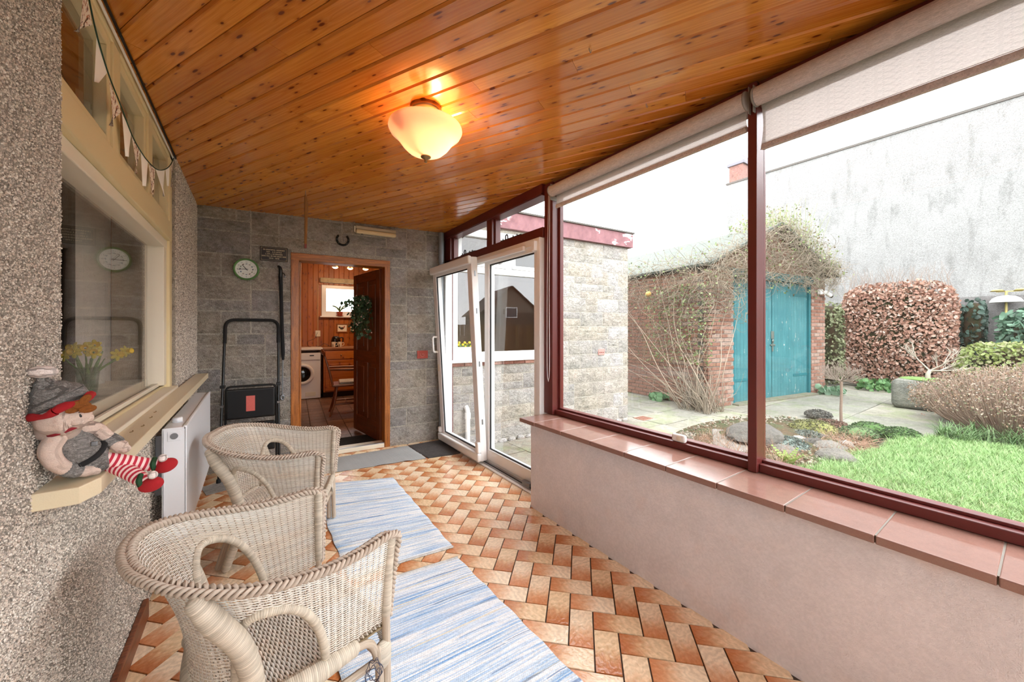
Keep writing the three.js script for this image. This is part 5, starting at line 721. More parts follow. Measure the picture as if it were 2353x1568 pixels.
  const wbx = K('flower_trough', 'white trough of small yellow flowers inside the outdoor window', 'planter', 2.2, 0.99, 0.2); mesh('trough', cb(-0.12, 0.12, 0, 0.07, -0.05, 0.05, 0.01), M.white, wbx); for (let i = 0; i < 9; i++) mesh('flower', blob(-0.09 + i * 0.022, 0.1 + 0.03 * Math.sin(i * 2.1), 0.02 * Math.cos(i * 1.7), 0.018, 0.016, 0.016, 8), mat(0xffe640, 0.7), wbx); mesh('leaves', merge(Array.from({ length: 14 }, (_, i) => leafy(i))), mat(0x5c8a44, 0.7, { side: THREE.DoubleSide }), wbx);
  // open panelled door
  const ang = Math.atan2(0.172, 0.77), lf = thing('door_3', null, null, HP(1.172, 0.03, 0.135), -TH + Math.PI / 2 + ang, null, 'structure'); lf.updateMatrixWorld();
  const D = (x0, x1, y0, y1, n) => mesh(n, uvAlong(cb(x0, x1, y0, y1, -0.02, 0.02, 0.004), y1 - y0 > x1 - x0 ? 1 : 0, 1, x0 + y0), M.door, lf), wd = 0.79;
  D(0, 0.1, 0, 1.93, 'stile'); D(wd - 0.1, wd, 0, 1.93, 'stile'); D(0.1, wd - 0.1, 0, 0.2, 'rail'); D(0.1, wd - 0.1, 0.86, 1.0, 'rail'); D(0.1, wd - 0.1, 1.82, 1.93, 'rail'); D(wd / 2 - 0.045, wd / 2 + 0.045, 0.2, 0.86, 'muntin'); D(wd / 2 - 0.045, wd / 2 + 0.045, 1.0, 1.82, 'muntin');
  for (const [a, b] of [[0.1, wd / 2 - 0.045], [wd / 2 + 0.045, wd - 0.1]]) for (const [y0, y1] of [[0.2, 0.86], [1.0, 1.82]]) { const p = mesh('panel', uvAlong(bx(a, b, y0, y1, -0.007, 0.007), 1, 1, a), M.door, lf); mesh('raised_field', uvAlong(cb(a + 0.04, b - 0.04, y0 + 0.05, y1 - 0.05, -0.015, 0.015, 0.008), 1, 1, b), M.door, p); }
  mesh('door_knob', merge([blob(wd - 0.055, 0.98, 0.06, 0.026, 0.026, 0.022), cyl(0.01, 0.01, 0.05, 10).rotateX(Math.PI / 2).translate(wd - 0.055, 0.98, 0.035)]), M.brass, lf); for (const y of [0.2, 1.0, 1.7]) mesh('hinge', cyl(0.008, 0.008, 0.09, 8).translate(-0.004, y, 0.018), M.black, lf);
  // trailing plant hung on the door
  const iv = thing('trailing_plant', 'bushy green trailing foliage with pink buds hung on the kitchen door', 'hanging plant', HP(1.045, 1.2, 0.36), -TH); seed = 808; const leaves = [], buds = [], stems = [];
  for (let s = 0; s < 64; s++) {
    const a = rr(0, 6.28), R = rr(0.02, 0.12), drop = rr(0.1, 0.42), P = []; for (let k = 0; k <= 5; k++) { const t = k / 5; P.push(v3(-0.02 + Math.cos(a) * R * (0.3 + t) - 0.04 * t, 0.4 - drop * t * t + rr(-0.01, 0.02) + 0.06 * Math.sin(t * 3), Math.sin(a) * R * (0.3 + t))); } if (s < 4) P.forEach((p, k) => { p.x -= k * 0.028; p.y = Math.max(p.y, 0.28 + k * 0.02); });
    stems.push(sweep(P, P.map(() => 0.0016), 4, false));
    for (let k = 1; k <= 5; k++) for (let j = 0; j < 3; j++) { const g = new THREE.CircleGeometry(rr(0.012, 0.024), 7); g.scale(1, rr(0.8, 1.15), 1).rotateX(rr(-1.2, 1.2)).rotateY(rr(-2, 2)).rotateZ(rr(0, 6)).translate(P[k].x + rr(-0.025, 0.025), P[k].y + rr(-0.025, 0.025), P[k].z + rr(-0.025, 0.025)); leaves.push(g); if (rnd() < 0.12) buds.push(blob(P[k].x + rr(-0.03, 0.03), P[k].y + rr(-0.03, 0.03), P[k].z + rr(-0.03, 0.03), 0.008, 0.009, 0.008, 6)); }
  }
  mesh('foliage', merge(leaves), mat(0x3a5436, 0.6, { side: THREE.DoubleSide, transmission: 0.15, thickness: 0 }), iv, 'stuff'); mesh('buds', merge(buds), mat(0xd8b4a8, 0.7), iv, 'stuff'); mesh('stems', merge(stems), mat(0x55663c, 0.8), iv);
}
console.log('kitchen done');
// ---------- garden ----------
const G = -0.155, OUTDOOR_DIM = 0.6, mat2 = (c, r, o) => { const m = mat(c, r, o); m.color.multiplyScalar(OUTDOOR_DIM); return m; };  // exposure balance put into the colours: everything outdoors dimmed under the brighter sky
{
  struct('ground', rb(2.05, 40, -0.6, -0.2, -70, 20), mat2(0x6f6a50, 1, { map: rep(T.soil, 0.5) }));
  struct('ground', rb(-30, 2.05, -0.6, -0.26, -70, -1.96), mat2(0x6c7050, 1, { map: rep(T.soil, 0.5) }));
  // paving: slabs by the house, wide concrete bays towards the garage
  const p = struct('pavement', rb(2.05, 13.2, -0.24, G - 0.025, 0.2, 9), mat2(0x6f695c, 1, { map: rep(T.soil, 1) })), pm = [0xdcd6ce, 0xd2cec8, 0xe2dcd2, 0xcccac4].map((c) => mat2(c, 0.9, { map: rep(T.concrete, 0.5), bumpMap: rep(T.bumpFine, 1), bumpScale: 0.004 })); seed = 61;
  for (let i = 0; i < 8; i++) for (let j = 0; j < 9; j++) { const x = 2.06 + i * 0.61, z = 1.9 + j * 0.61 - 0.0787 * x; if (x > 4.3 && z < 2.6) continue; mesh('slab', rcb(x, x + 0.6, G - 0.04, G + rr(-0.003, 0.003), z, z + 0.6, 0.006), pick(pm), p); }
  for (let i = 0; i < 4; i++) for (let j = 0; j < 5; j++) { const x = 6.95 + i * 1.56, z = 0.75 + j * 1.16; mesh('slab', rcb(x, x + 1.55, G - 0.05, G + rr(-0.006, 0.004), z, z + 1.15, 0.008), pick(pm), p); }
  const gr = thing('drain_grate', 'small rusty drain grate in the paving beside the pale block wall', 'drain', px(1478, 962, { Y: G })); mesh('frame', cb(-0.12, 0.12, 0, 0.008, -0.1, 0.1, 0.003), mat2(0xb07a64, 0.8), gr); for (let i = -2; i <= 2; i++) mesh('bar', cb(-0.1, 0.1, 0.008, 0.013, i * 0.035 - 0.006, i * 0.035 + 0.006, 0.002), mat2(0x8a5a48, 0.8), gr);
  const wp = thingH('waste_pipe', 'white waste pipe stub rising against the outdoor block wall', 'pipe', 2.13, G, -0.07); mesh('pipe', poly([v3(0, 0, 0), v3(0, 0.46, 0), v3(0, 0.5, -0.05)], 0.028, 14, 0.03), M.white, wp); mesh('collar', cyl(0.034, 0.034, 0.07, 16).translate(0, 0.4, 0), M.white, wp);
}
const inst = (name, g, m, list, parent, cols) => { const im = new THREE.InstancedMesh(g, m, list.length); list.forEach((q, i) => { im.setMatrixAt(i, q); if (cols) im.setColorAt(i, pick(cols)); }); im.name = name; im.userData.kind = 'stuff'; im.castShadow = im.receiveShadow = true; parent.add(im); return im; };
const _e = new THREE.Euler(), _q = new THREE.Quaternion(), TM = (p, rx, ry, rz, s, sy = s, sz = s) => new THREE.Matrix4().compose(p, _q.setFromEuler(_e.set(rx, ry, rz)).clone(), v3(s, sy, sz));
const C = (...a) => a.map((c) => new THREE.Color(c).multiplyScalar(OUTDOOR_DIM));
const leafGeo = (w, l) => { const g = new THREE.CircleGeometry(0.5, 6); g.scale(w, l, 1); const p = g.attributes.position; for (let i = 0; i < p.count; i++) p.setZ(i, -Math.abs(p.getX(i)) * 0.35 - p.getY(i) * p.getY(i) / l * 0.5); g.computeVertexNormals(); return g; };
const leafMat = (rough = 0.6) => new THREE.MeshPhysicalMaterial({ color: 0xffffff, roughness: rough, side: THREE.DoubleSide, transmission: 0.2, thickness: 0 });
function blades(n, h, w, spread, lean) { const L = []; for (let i = 0; i < n; i++) { const a = rr(0, 6.28), r = rr(0, spread), k = h * rr(0.6, 1.15), b = rr(0.2, 1) * lean, g = new THREE.PlaneGeometry(w, k, 1, 3).translate(0, k / 2, 0), p = g.attributes.position; for (let q = 0; q < p.count; q++) { const t = p.getY(q) / k; p.setX(q, p.getX(q) * (1 - 0.85 * t)); p.setZ(q, b * k * t * t); p.setY(q, p.getY(q) * (1 - 0.25 * b * t)); } g.computeVertexNormals(); L.push(g.rotateY(a).translate(Math.cos(a * 7) * r, 0, Math.sin(a * 7) * r)); } return merge(L); }
{
  seed = 71; const edge = (X) => 1.50 - 0.19 * (X - 4.3) + 0.06 * Math.sin(X * 5);
  const lawn = thing('lawn', 'bright green unmown lawn outside the long window', 'lawn', null, 0, null, 'stuff'); const sh = new THREE.Shape(); sh.moveTo(2.06, -9); for (let X = 2.06; X <= 7.4; X += 0.2) sh.lineTo(X, edge(X)); sh.lineTo(7.4, -9); sh.lineTo(2.06, -9);
  mesh('turf', uvm(new THREE.ExtrudeGeometry(sh, { depth: 0.06, bevelEnabled: false }).rotateX(-Math.PI / 2).translate(0, -0.2, 0)), mat2(0x5f7c38, 1, { map: rep(T.soil, 1.5) }), lawn);
  const list = []; for (let i = 0; i < 30000; i++) { const near = i < 22000, X = near ? rr(3.6, 7.35) : rr(2.1, 7.4), Z = near ? rr(-0.4, 1.6) : rr(-4, -0.4); if (Z > edge(X) + rr(-0.05, 0.06)) continue; list.push(TM(W(X, -0.142, Z), rr(-0.2, 0.2), rr(0, 6), rr(-0.2, 0.2), rr(0.8, 1.25), rr(0.65, 1.3))); }
  inst('grass', blades(7, 0.085, 0.006, 0.02, 0.9), leafMat(0.7), list, lawn, C(0x90bc66, 0xa4d080, 0x80a85a, 0xb4dc90, 0x9cc470, 0xc4d498));
}
// rockery bed
{
  seed = 88; const bed = thing('rockery_bed', 'rockery soil bed between the paving and the lawn', 'flower bed', null, 0, null, 'stuff');
  const g = new THREE.PlaneGeometry(3.2, 1.9, 32, 20).rotateX(-Math.PI / 2), p = g.attributes.position; for (let i = 0; i < p.count; i++) { const x = p.getX(i) / 1.6, z = p.getZ(i) / 0.95, e = clamp(1.25 - Math.hypot(x, z) * 1.1); p.setY(i, -0.2 + 0.16 * Math.pow(e, 0.6) + 0.06 * (fbm3(p.getX(i) * 3, 0, p.getZ(i) * 3) - 0.5) * e); } g.computeVertexNormals(); uvm(g); mesh('soil', g.translate(5.45, 0, -2.1), mat2(0xe0ccb0, 1, { map: rep(T.soil, 2), bumpMap: rep(T.bumpFine, 2), bumpScale: 0.02 }), bed);
  const straw = []; for (let i = 0; i < 520; i++) { const c = i % 3, X = c ? rr(4.2, 4.9) : rr(5.2, 6.4), Z = c ? rr(1.5, 2.5) : rr(1.25, 1.7); straw.push(TM(W(X, -0.12, Z), rr(-1.2, 1.2), rr(0, 6), rr(-1.2, 1.2), rr(0.7, 1.3))); } inst('straw', blades(5, 0.17, 0.005, 0.03, 1.2), leafMat(0.8), straw, bed, C(0xc9a184, 0xb58a6c, 0xd6b498, 0xa87c60));
  const grit = []; for (let i = 0; i < 1600; i++) { const X = rr(4.1, 6.9), Z = rr(1.35, 2.9); if (Math.hypot((X - 5.45) / 1.5, (Z - 2.1) / 0.9) > 1) continue; grit.push(TM(W(X, -0.1 + rr(-0.02, 0.03), Z), rr(0, 6), rr(0, 6), rr(0, 6), rr(0.01, 0.035))); } inst('grit', new THREE.IcosahedronGeometry(0.6, 0), leafMat(0.9), grit, bed, C(0xb8ac98, 0x8c8470, 0x9c9c80, 0xc8bca8, 0x748058, 0xa88c70));
  const rockM = [0xb8b4aa, 0xa09c94, 0xcac6bc, 0x8c8a84].map((c) => mat2(c, 0.95, { map: rep(T.stone, 2), bumpMap: rep(T.bumpRock, 2), bumpScale: 0.02 }));
  const big = tag(mesh('boulder', rockGeo(0.42, 0.13, 0.3, 0.25, 3), rockM[1]), 'large weathered grey boulder resting on the white slab', 'boulder'); big.position.copy(px(1735, 1000, { Y: -0.02 })); big.rotation.y = 0.4;
  const slab = tag(mesh('stone_slab', toCreasedNormals(new RoundedBoxGeometry(0.95, 0.12, 0.5, 3, 0.03), 0.6), mat2(0xd4d0c6, 0.9, { map: rep(T.stone, 1) })), 'pale stone slab under the weathered boulder', 'slab'); slab.position.copy(px(1690, 1022, { Y: -0.12 })); slab.rotation.y = 0.5;
  const names = ['rounded white stone beside the boulder', 'flat pale stone at the lawn edge', 'mossy grey rock beside the sapling', 'angular buff rock in the rockery', 'low grey rock among the straw', 'cracked grey rock by the paving', 'small pale rock behind the fern', 'dark rock at the foot of the sapling', 'long grey rock edging the lawn', 'small round rock among the cushions'];
  [[1835, 1012, 0.09], [1945, 1022, 0.07], [1905, 1030, 0.13], [1872, 1020, 0.1], [1800, 1040, 0.12], [1985, 985, 0.1], [1812, 1020, 0.08], [1960, 995, 0.09], [1920, 1052, 0.14], [1885, 1005, 0.07]].forEach(([x, y, r], i) => { const q = px(x, y, { Y: -0.1 }), o = tag(mesh('rock', rockGeo(r * 1.3, r * 0.7, r, 0.35, 2), i < 2 ? mat2(0xece8e0, 0.9, { map: T.stone }) : rockM[i % 4]), names[i], 'rock', 'rockery stones'); o.position.copy(q); o.rotation.y = i; });
  const cushion = (x, y, r, cols, label, name = 'alpine_cushion') => { const q = px(x, y, { Y: -0.11 }), o = thing(name, label, 'plant', q, 0, 'rockery plants'); mesh('mound', rockGeo(r * 1.2, r * 0.5, r, 0.25, 2), mat2(cols[0], 1), o); const L = []; for (let i = 0; i < 1100; i++) { const a = rr(0, 6.28), b = Math.acos(rr(0, 1)), R = r * rr(0.85, 1.12); L.push(TM(v3(Math.cos(a) * Math.sin(b) * R * 1.2, Math.cos(b) * R * 0.5, Math.sin(a) * Math.sin(b) * R), rr(-1, 1), rr(0, 6), rr(-1, 1), rr(0.014, 0.03))); } inst('leaves', new THREE.TetrahedronGeometry(0.6, 0), mat2(0xffffff, 0.8), L, o, C(...cols)); };
  cushion(1805, 1028, 0.22, [0x76877e, 0x66786e, 0x8c9c94, 0x55645c], 'blue-green alpine cushion at the foot of the post'); cushion(1868, 990, 0.26, [0x86884a, 0x74783e, 0x9c9c5e, 0x6a6a44], 'yellow-green sedum cushion behind the boulder'); cushion(1908, 985, 0.22, [0x8a6654, 0x9c7866, 0x745444, 0x6c6448], 'russet sedum cushion beside the sapling'); cushion(1855, 1005, 0.15, [0x7c8a7c, 0x949c90, 0x606c60], 'pale grey-green cushion between the rocks'); cushion(1970, 1000, 0.2, [0x627e4e, 0x7a945e, 0x50683e], 'fresh green cushion by the lawn edge'); cushion(1880, 955, 0.16, [0x6c6c64, 0x55554e, 0x88847a], 'grey woody cushion at the back of the rockery'); cushion(2000, 990, 0.2, [0x4c7034, 0x5e8240, 0x3c5a2c], 'bright green mossy clump on the concrete edge'); cushion(2070, 1000, 0.18, [0x4c7034, 0x628644, 0x3c5a2c], 'small green mossy clump beside the cracked concrete');
  const fern = thing('fern', 'small light green fern in front of the rockery', 'plant', px(1810, 1072, { Y: -0.13 }), 0, 'rockery plants'); for (let i = 0; i < 9; i++) { const a = i * 0.7, l = rr(0.16, 0.28), L = []; for (let k = 1; k < 9; k++) for (const s of [-1, 1]) { const t = k / 9, h = leafGeo(0.022, 0.07 * (1.1 - t)); h.rotateZ(s * 1.2).translate(s * 0.03 * (1.1 - t), l * t, 0.25 * l * t * t); L.push(h); } mesh('frond', merge(L).rotateX(0.6).rotateY(a), mat2(0x9cb858, 0.7, { side: THREE.DoubleSide, transmission: 0.2, thickness: 0 }), fern); }
}
// branching helper
function branch(out, p, dir, len, r, depth, spread, up = 0.1) {
  const P = [p.clone()], n = 5; let d = dir.clone(), q = p.clone(); for (let i = 0; i < n; i++) { d.add(v3(rr(-0.2, 0.2), rr(-0.15, 0.15) + up * 0.3, rr(-0.2, 0.2))).normalize(); q = q.clone().addScaledVector(d, len / n); P.push(q); }
  out.push(sweep(P, P.map((_, i) => r * (1 - 0.45 * i / n)), depth > 1 ? 6 : 4, false)); if (depth > 0) for (let k = 0; k < (depth > 2 ? 4 : 3); k++) { const a = P[2 + Math.floor(rnd() * 4)] ?? q, e = d.clone().add(v3(rr(-1, 1), rr(-0.4, 0.8) + up, rr(-1, 1)).multiplyScalar(spread)).normalize(); branch(out, a, e, len * rr(0.55, 0.8), r * 0.6, depth - 1, spread, up); }
}
{
  seed = 17; const t = thing('sapling', 'bare little standard tree on a thin stem in the rockery', 'tree', W(6.86, G, 1.71)), out = [], bark = mat2(0x9a8474, 0.9);
  mesh('trunk', sweep([v3(0, 0, 0), v3(-0.02, 0.3, 0), v3(-0.03, 0.55, 0.01), v3(-0.01, 0.72, 0)], [0.022, 0.017, 0.016, 0.02], 8), bark, t); for (let k = 0; k < 14; k++) { const a = k / 14 * 6.28; branch(out, v3(-0.01, 0.7, 0), v3(Math.cos(a), rr(0.0, 0.9), Math.sin(a)).normalize(), rr(0.13, 0.19), 0.008, 3, 1.0, 0.1); } mesh('twigs', merge(out), mat2(0xa8988a, 0.9), t);
  const s = thing('stone_trough', 'mossy stone trough planter beside the concrete path', 'planter', W(10.05, G, 1.3)); mesh('trough', merge([cb(-0.35, 0.35, 0, 0.53, -0.42, 0.42, 0.1, 4)]), mat2(0xd8dcd0, 0.95, { map: rep(T.stone, 1), bumpMap: rep(T.bumpRock, 1.5), bumpScale: 0.02 }), s); mesh('moss_top', rockGeo(0.3, 0.04, 0.36, 0.3, 2).translate(0, 0.53, 0), mat2(0x7c9c54, 1), s);
  const d = thing('bare_shrub', 'pale bare twisted shrub growing in the stone trough', 'shrub', W(9.95, 0.36, 1.28)), o2 = []; mesh('stem', sweep([v3(0, 0, 0), v3(0, 0.12, 0), v3(0.02, 0.2, 0.03)], [0.04, 0.032, 0.028], 8), mat2(0xcabfae, 0.9), d); for (const e of [v3(0.1, 0.25, 1), v3(0.1, 0.5, 0.8), v3(0, 0.7, -0.7)]) branch(o2, v3(0.02, 0.18, 0.02), e.normalize(), 0.28, 0.014, 3, 0.6, 0.06); mesh('branches', merge(o2), mat2(0xcabfae, 0.9), d);
}
// hedges and shrubs
function leafShrub(name, label, cat, x0, x1, y1, z0, z1, n, leaf, cols, core, group, jag = 0.08, round = 2.4) {
  const cx = (x0 + x1) / 2, cz = (z0 + z1) / 2, o = thing(name, label, cat, W(cx, G, cz), 0, group), hx = (x1 - x0) / 2, hz = (z1 - z0) / 2, H = y1 - G, list = [];
  const sup = (a, b) => { const s = Math.cos(b), f = (c, e) => Math.sign(c) * Math.pow(Math.abs(c), 2 / e); return v3(hx * f(s, 4) * f(Math.cos(a), 4), H / 2 + H / 2 * f(Math.sin(b), 3.2), hz * f(s, 4) * f(Math.sin(a), 4)); };
  const g = new THREE.SphereGeometry(1, 24, 16), p = g.attributes.position; for (let i = 0; i < p.count; i++) { const v = v3(p.getX(i), p.getY(i), p.getZ(i)), q = sup(Math.atan2(v.z, v.x), Math.asin(clamp(v.y, -1, 1))).sub(v3(0, H / 2, 0)).multiplyScalar(0.9).add(v3(0, H / 2, 0)); p.setXYZ(i, q.x, q.y, q.z); } g.computeVertexNormals(); mesh('branch_mass', g, mat2(core, 1, { map: rep(T.soil, 6) }), o);
  for (let i = 0; i < n; i++) { const c = [rr(-1, 1), rr(-1, 1), rr(-1, 1)], ar = [H * hz, hx * hz, H * hx], tot = ar[0] + ar[1] + ar[2]; let f = rnd() * tot, ax = f < ar[0] ? 0 : f < ar[0] + ar[1] ? 1 : 2; c[ax] = Math.sign(c[ax]); const nn = Math.pow(Math.abs(c[0]) ** 5 + Math.abs(c[1]) ** 5 + Math.abs(c[2]) ** 5, 0.2), q = v3(c[0] / nn * hx, H / 2 + c[1] / nn * H / 2, c[2] / nn * hz), k = 1 + jag * (fbm3(q.x * 3, q.y * 3, q.z * 3) - 0.55) - rr(0, 0.1); list.push(TM(v3(q.x * k, H / 2 + (q.y - H / 2) * k, q.z * k), rr(-1.3, 1.3), rr(0, 6.28), rr(-1.3, 1.3), rr(0.7, 1.3))); }
  inst('leaves', leaf, leafMat(0.65), list, o, cols); return o;
}
{
  seed = 29;
  const be = leafShrub('beech_hedge', 'clipped copper-brown beech hedge beside the garage', 'hedge', 12.3, 13.5, 2.42, 1.2, 3.2, 15000, leafGeo(0.045, 0.066), C(0xbe8e76, 0xca9c84, 0xa87862, 0xdab49e, 0xb48470, 0xe2c8b8), 0x8a7864, null, 0.12); const tw = []; for (let i = 0; i < 120; i++) { const a = v3(rr(-0.5, 0.5), 2.4, rr(-0.9, 0.9)); tw.push(sweep([a, a.clone().add(v3(rr(-0.1, 0.1), 0.25, rr(-0.1, 0.1))), a.clone().add(v3(rr(-0.15, 0.15), rr(0.35, 0.6), rr(-0.15, 0.15)))], [0.006, 0.004, 0.002], 4, false)); } mesh('top_twigs', merge(tw), mat2(0xa89a90, 0.9), be);
  leafShrub('box_hedge', 'low yellow-green clipped hedge in front of the harled wall', 'hedge', 11.0, 12.0, 1.06, -2.2, 1.12, 5200, leafGeo(0.05, 0.06), C(0x9cac58, 0xacbc6c, 0x889850, 0xbccc84, 0x989866), 0x8a7864);
  leafShrub('laurel_bush', 'dark green laurel bush in front of the harled wall', 'bush', 12.4, 13.6, 1.76, -2.0, 0.66, 2600, leafGeo(0.075, 0.17), C(0x5c8468, 0x4c7258, 0x78a084, 0x3c5c48, 0x8cb498), 0x8a7864, null, 0.2);
  leafShrub('ivy_clump', 'dark ivy clump climbing on the harled wall', 'ivy', 13.3, 13.9, 2.0, 0.86, 1.22, 500, leafGeo(0.08, 0.1), C(0x4c6a5c, 0x3c5448), 0x8a7864);
  leafShrub('evergreen_shrub', 'olive green shrub between the garage pillar and beech hedge', 'shrub', 11.9, 12.8, 2.0, 3.0, 3.75, 1800, leafGeo(0.05, 0.07), C(0x8c9468, 0x9ca478, 0x747c50, 0xa8b088), 0x8a7864);
  // russet flower-head shrubs right of the lawn
  const he = (label, X, Z, r, h, n, cols) => { const o = thing('hydrangea_shrub', label, 'shrub', W(X, G, Z), 0, 'russet shrubs'), st = [], list = []; for (let i = 0; i < n; i++) { const a = rr(0, 6.28), k = Math.sqrt(rnd()) * r, top = v3(Math.cos(a) * k, h * (1 - 0.35 * (k / r) ** 2) * rr(0.7, 1.05), Math.sin(a) * k), b = v3(top.x * 0.35, 0, top.z * 0.35); st.push(sweep([b, b.clone().lerp(top, 0.5).add(v3(top.x * 0.12, 0, top.z * 0.12)), top], [0.006, 0.005, 0.003], 4, false)); for (let q = 0; q < 14; q++) list.push(TM(top.clone().add(v3(rr(-0.07, 0.07), rr(-0.22, 0.03), rr(-0.07, 0.07))), rr(-1.5, 1.5), rr(0, 6), rr(-1.5, 1.5), rr(0.6, 1.3))); } mesh('stems', merge(st), mat2(0xb49a86, 0.9), o); inst('dry_heads', leafGeo(0.015, 0.024), leafMat(0.8), list, o, cols); };
  const rus = C(0xb89880, 0xa48468, 0xc8b4a0, 0x8c6c58, 0xbca890, 0x948878, 0x8a8c68);
  he('large russet dry-headed shrub overhanging the lawn', 8.3, 0.35, 0.85, 0.92, 620, rus); he('russet dry-headed shrub beside the stone trough', 9.1, 0.75, 0.6, 0.78, 420, rus); he('brown twiggy shrub behind the russet shrubs', 10.2, 0.3, 0.7, 0.9, 420, rus); he('low russet shrub at the lawn edge', 7.8, -0.6, 0.7, 0.8, 380, rus);
  const gt = (label, X, Z, n, h, cols) => { const o = thing('grass_clump', label, 'plant', W(X, G, Z), 0, 'strappy green clumps'), L = []; for (let i = 0; i < n; i++) L.push(TM(v3(rr(-0.2, 0.2), 0, rr(-0.2, 0.2)), 0, rr(0, 6), 0, rr(0.7, 1.3))); inst('blades', blades(8, h, 0.014, 0.05, 1.3), leafMat(0.6), L, o, cols); };
  gt('strappy green clump at the foot of the russet shrub', 7.35, 0.68, 46, 0.3, C(0x6c9450, 0x84a868, 0x547c40)); gt('second strappy clump beside the lawn corner', 7.5, 0.25, 30, 0.28, C(0x5c8448, 0x749858));
  const bp = (label, x, y, n, r, cols) => { const o = thing('leafy_clump', label, 'plant', px(x, y, { Y: G }), 0, 'leafy ground plants'), L = []; for (let i = 0; i < n; i++) L.push(TM(v3(rr(-r, r), rr(0.02, r * 0.9), rr(-r, r)), rr(-1.2, 0.2), rr(0, 6), rr(-0.5, 0.5), rr(0.7, 1.3))); inst('leaves', leafGeo(0.11, 0.11), leafMat(0.6), L, o, cols); };
  bp('round-leaved green clump against the garage brick wall', 1515, 920, 60, 0.16, C(0x7cb078, 0x8cc088, 0x6ca068)); bp('green leafy clump at the foot of the beech hedge', 2010, 898, 90, 0.3, C(0x4c8440, 0x649c54, 0x7cb068)); bp('small pale clump beside the garage pillar', 1912, 908, 50, 0.2, C(0x9cc0a0, 0x88b08c)); bp('yellow-green clump under the olive shrub', 1905, 830, 40, 0.25, C(0xb4c84c, 0xc4d860));
  // harled gable of the neighbouring building
  const hw = thing('garden_wall', 'tall pale harled gable wall at the end of the garden', 'wall', null, 0, null, 'structure'); delete hw.userData.category; const hm = mat2(0xd0d2d2, 0.95, { map: rep(T.harl, 0.45), bumpMap: rep(T.bumpFine, 2), bumpScale: 0.012 });
  mesh('harling', rb(14.0, 14.6, -0.3, 6.46, -9, 6.66), hm, hw); mesh('plinth', rb(13.94, 14.0, -0.3, 2.05, -9, 6.66), mat2(0xb0aeae, 0.95, { map: rep(T.harl, 0.45), bumpMap: rep(T.bumpFine, 2), bumpScale: 0.012 }), hw); mesh('coping', rb(13.97, 14.7, 6.46, 6.52, -9, 6.7), M.roof, hw);
  const ch = thing('chimney', 'red brick chimney stack behind the harled gable', 'chimney', W(15.2, 6.3, 6.73)); mesh('stack', bx(-0.4, 0.4, -6.6, 1.1, -0.24, 0.24), mat2(0xe8b0a4, 0.9, { map: T.stone }), ch); mesh('course', cb(-0.46, 0.46, 1.1, 1.2, -0.3, 0.3, 0.01), mat2(0x8c8a92, 0.9), ch); mesh('cap', cb(-0.42, 0.42, 1.2, 1.4, -0.25, 0.25, 0.01), mat2(0x9a96a0, 0.9), ch);
  const gl = thing('reflection_dome', 'white dome on a post behind the laurel bush, standing in for a lamp reflection', 'lamp', px(2312, 760, { X: 13.7 }).setY(G)); const top = px(2312, 692, { X: 13.7 }).y - G; mesh('post', cyl(0.02, 0.022, top + 0.22, 10).translate(0.0, (top + 0.22) / 2, 0), mat2(0xd8c878, 0.6), gl); mesh('dome', lathe([[0.235, 0], [0.23, 0.035], [0.195, 0.09], [0.126, 0.138], [0.0, 0.16]], 28).translate(0, top - 0.03, 0), mat2(0xf6f6f2, 0.4, { side: THREE.DoubleSide }), gl); for (const z of [-0.12, 0.2]) mesh('cap', lathe([[0.0, 0.045], [0.07, 0.035], [0.11, 0.0], [0, 0]], 18).translate(0, top + 0.22, z), mat2(0xe6cc78, 0.6), gl); mesh('cross_arm', cb(-0.012, 0.012, top + 0.2, top + 0.224, -0.14, 0.22, 0.004), mat2(0xd8c878, 0.6), gl);  // dome and yellow caps modelled in place of a reflection in the window glass
}
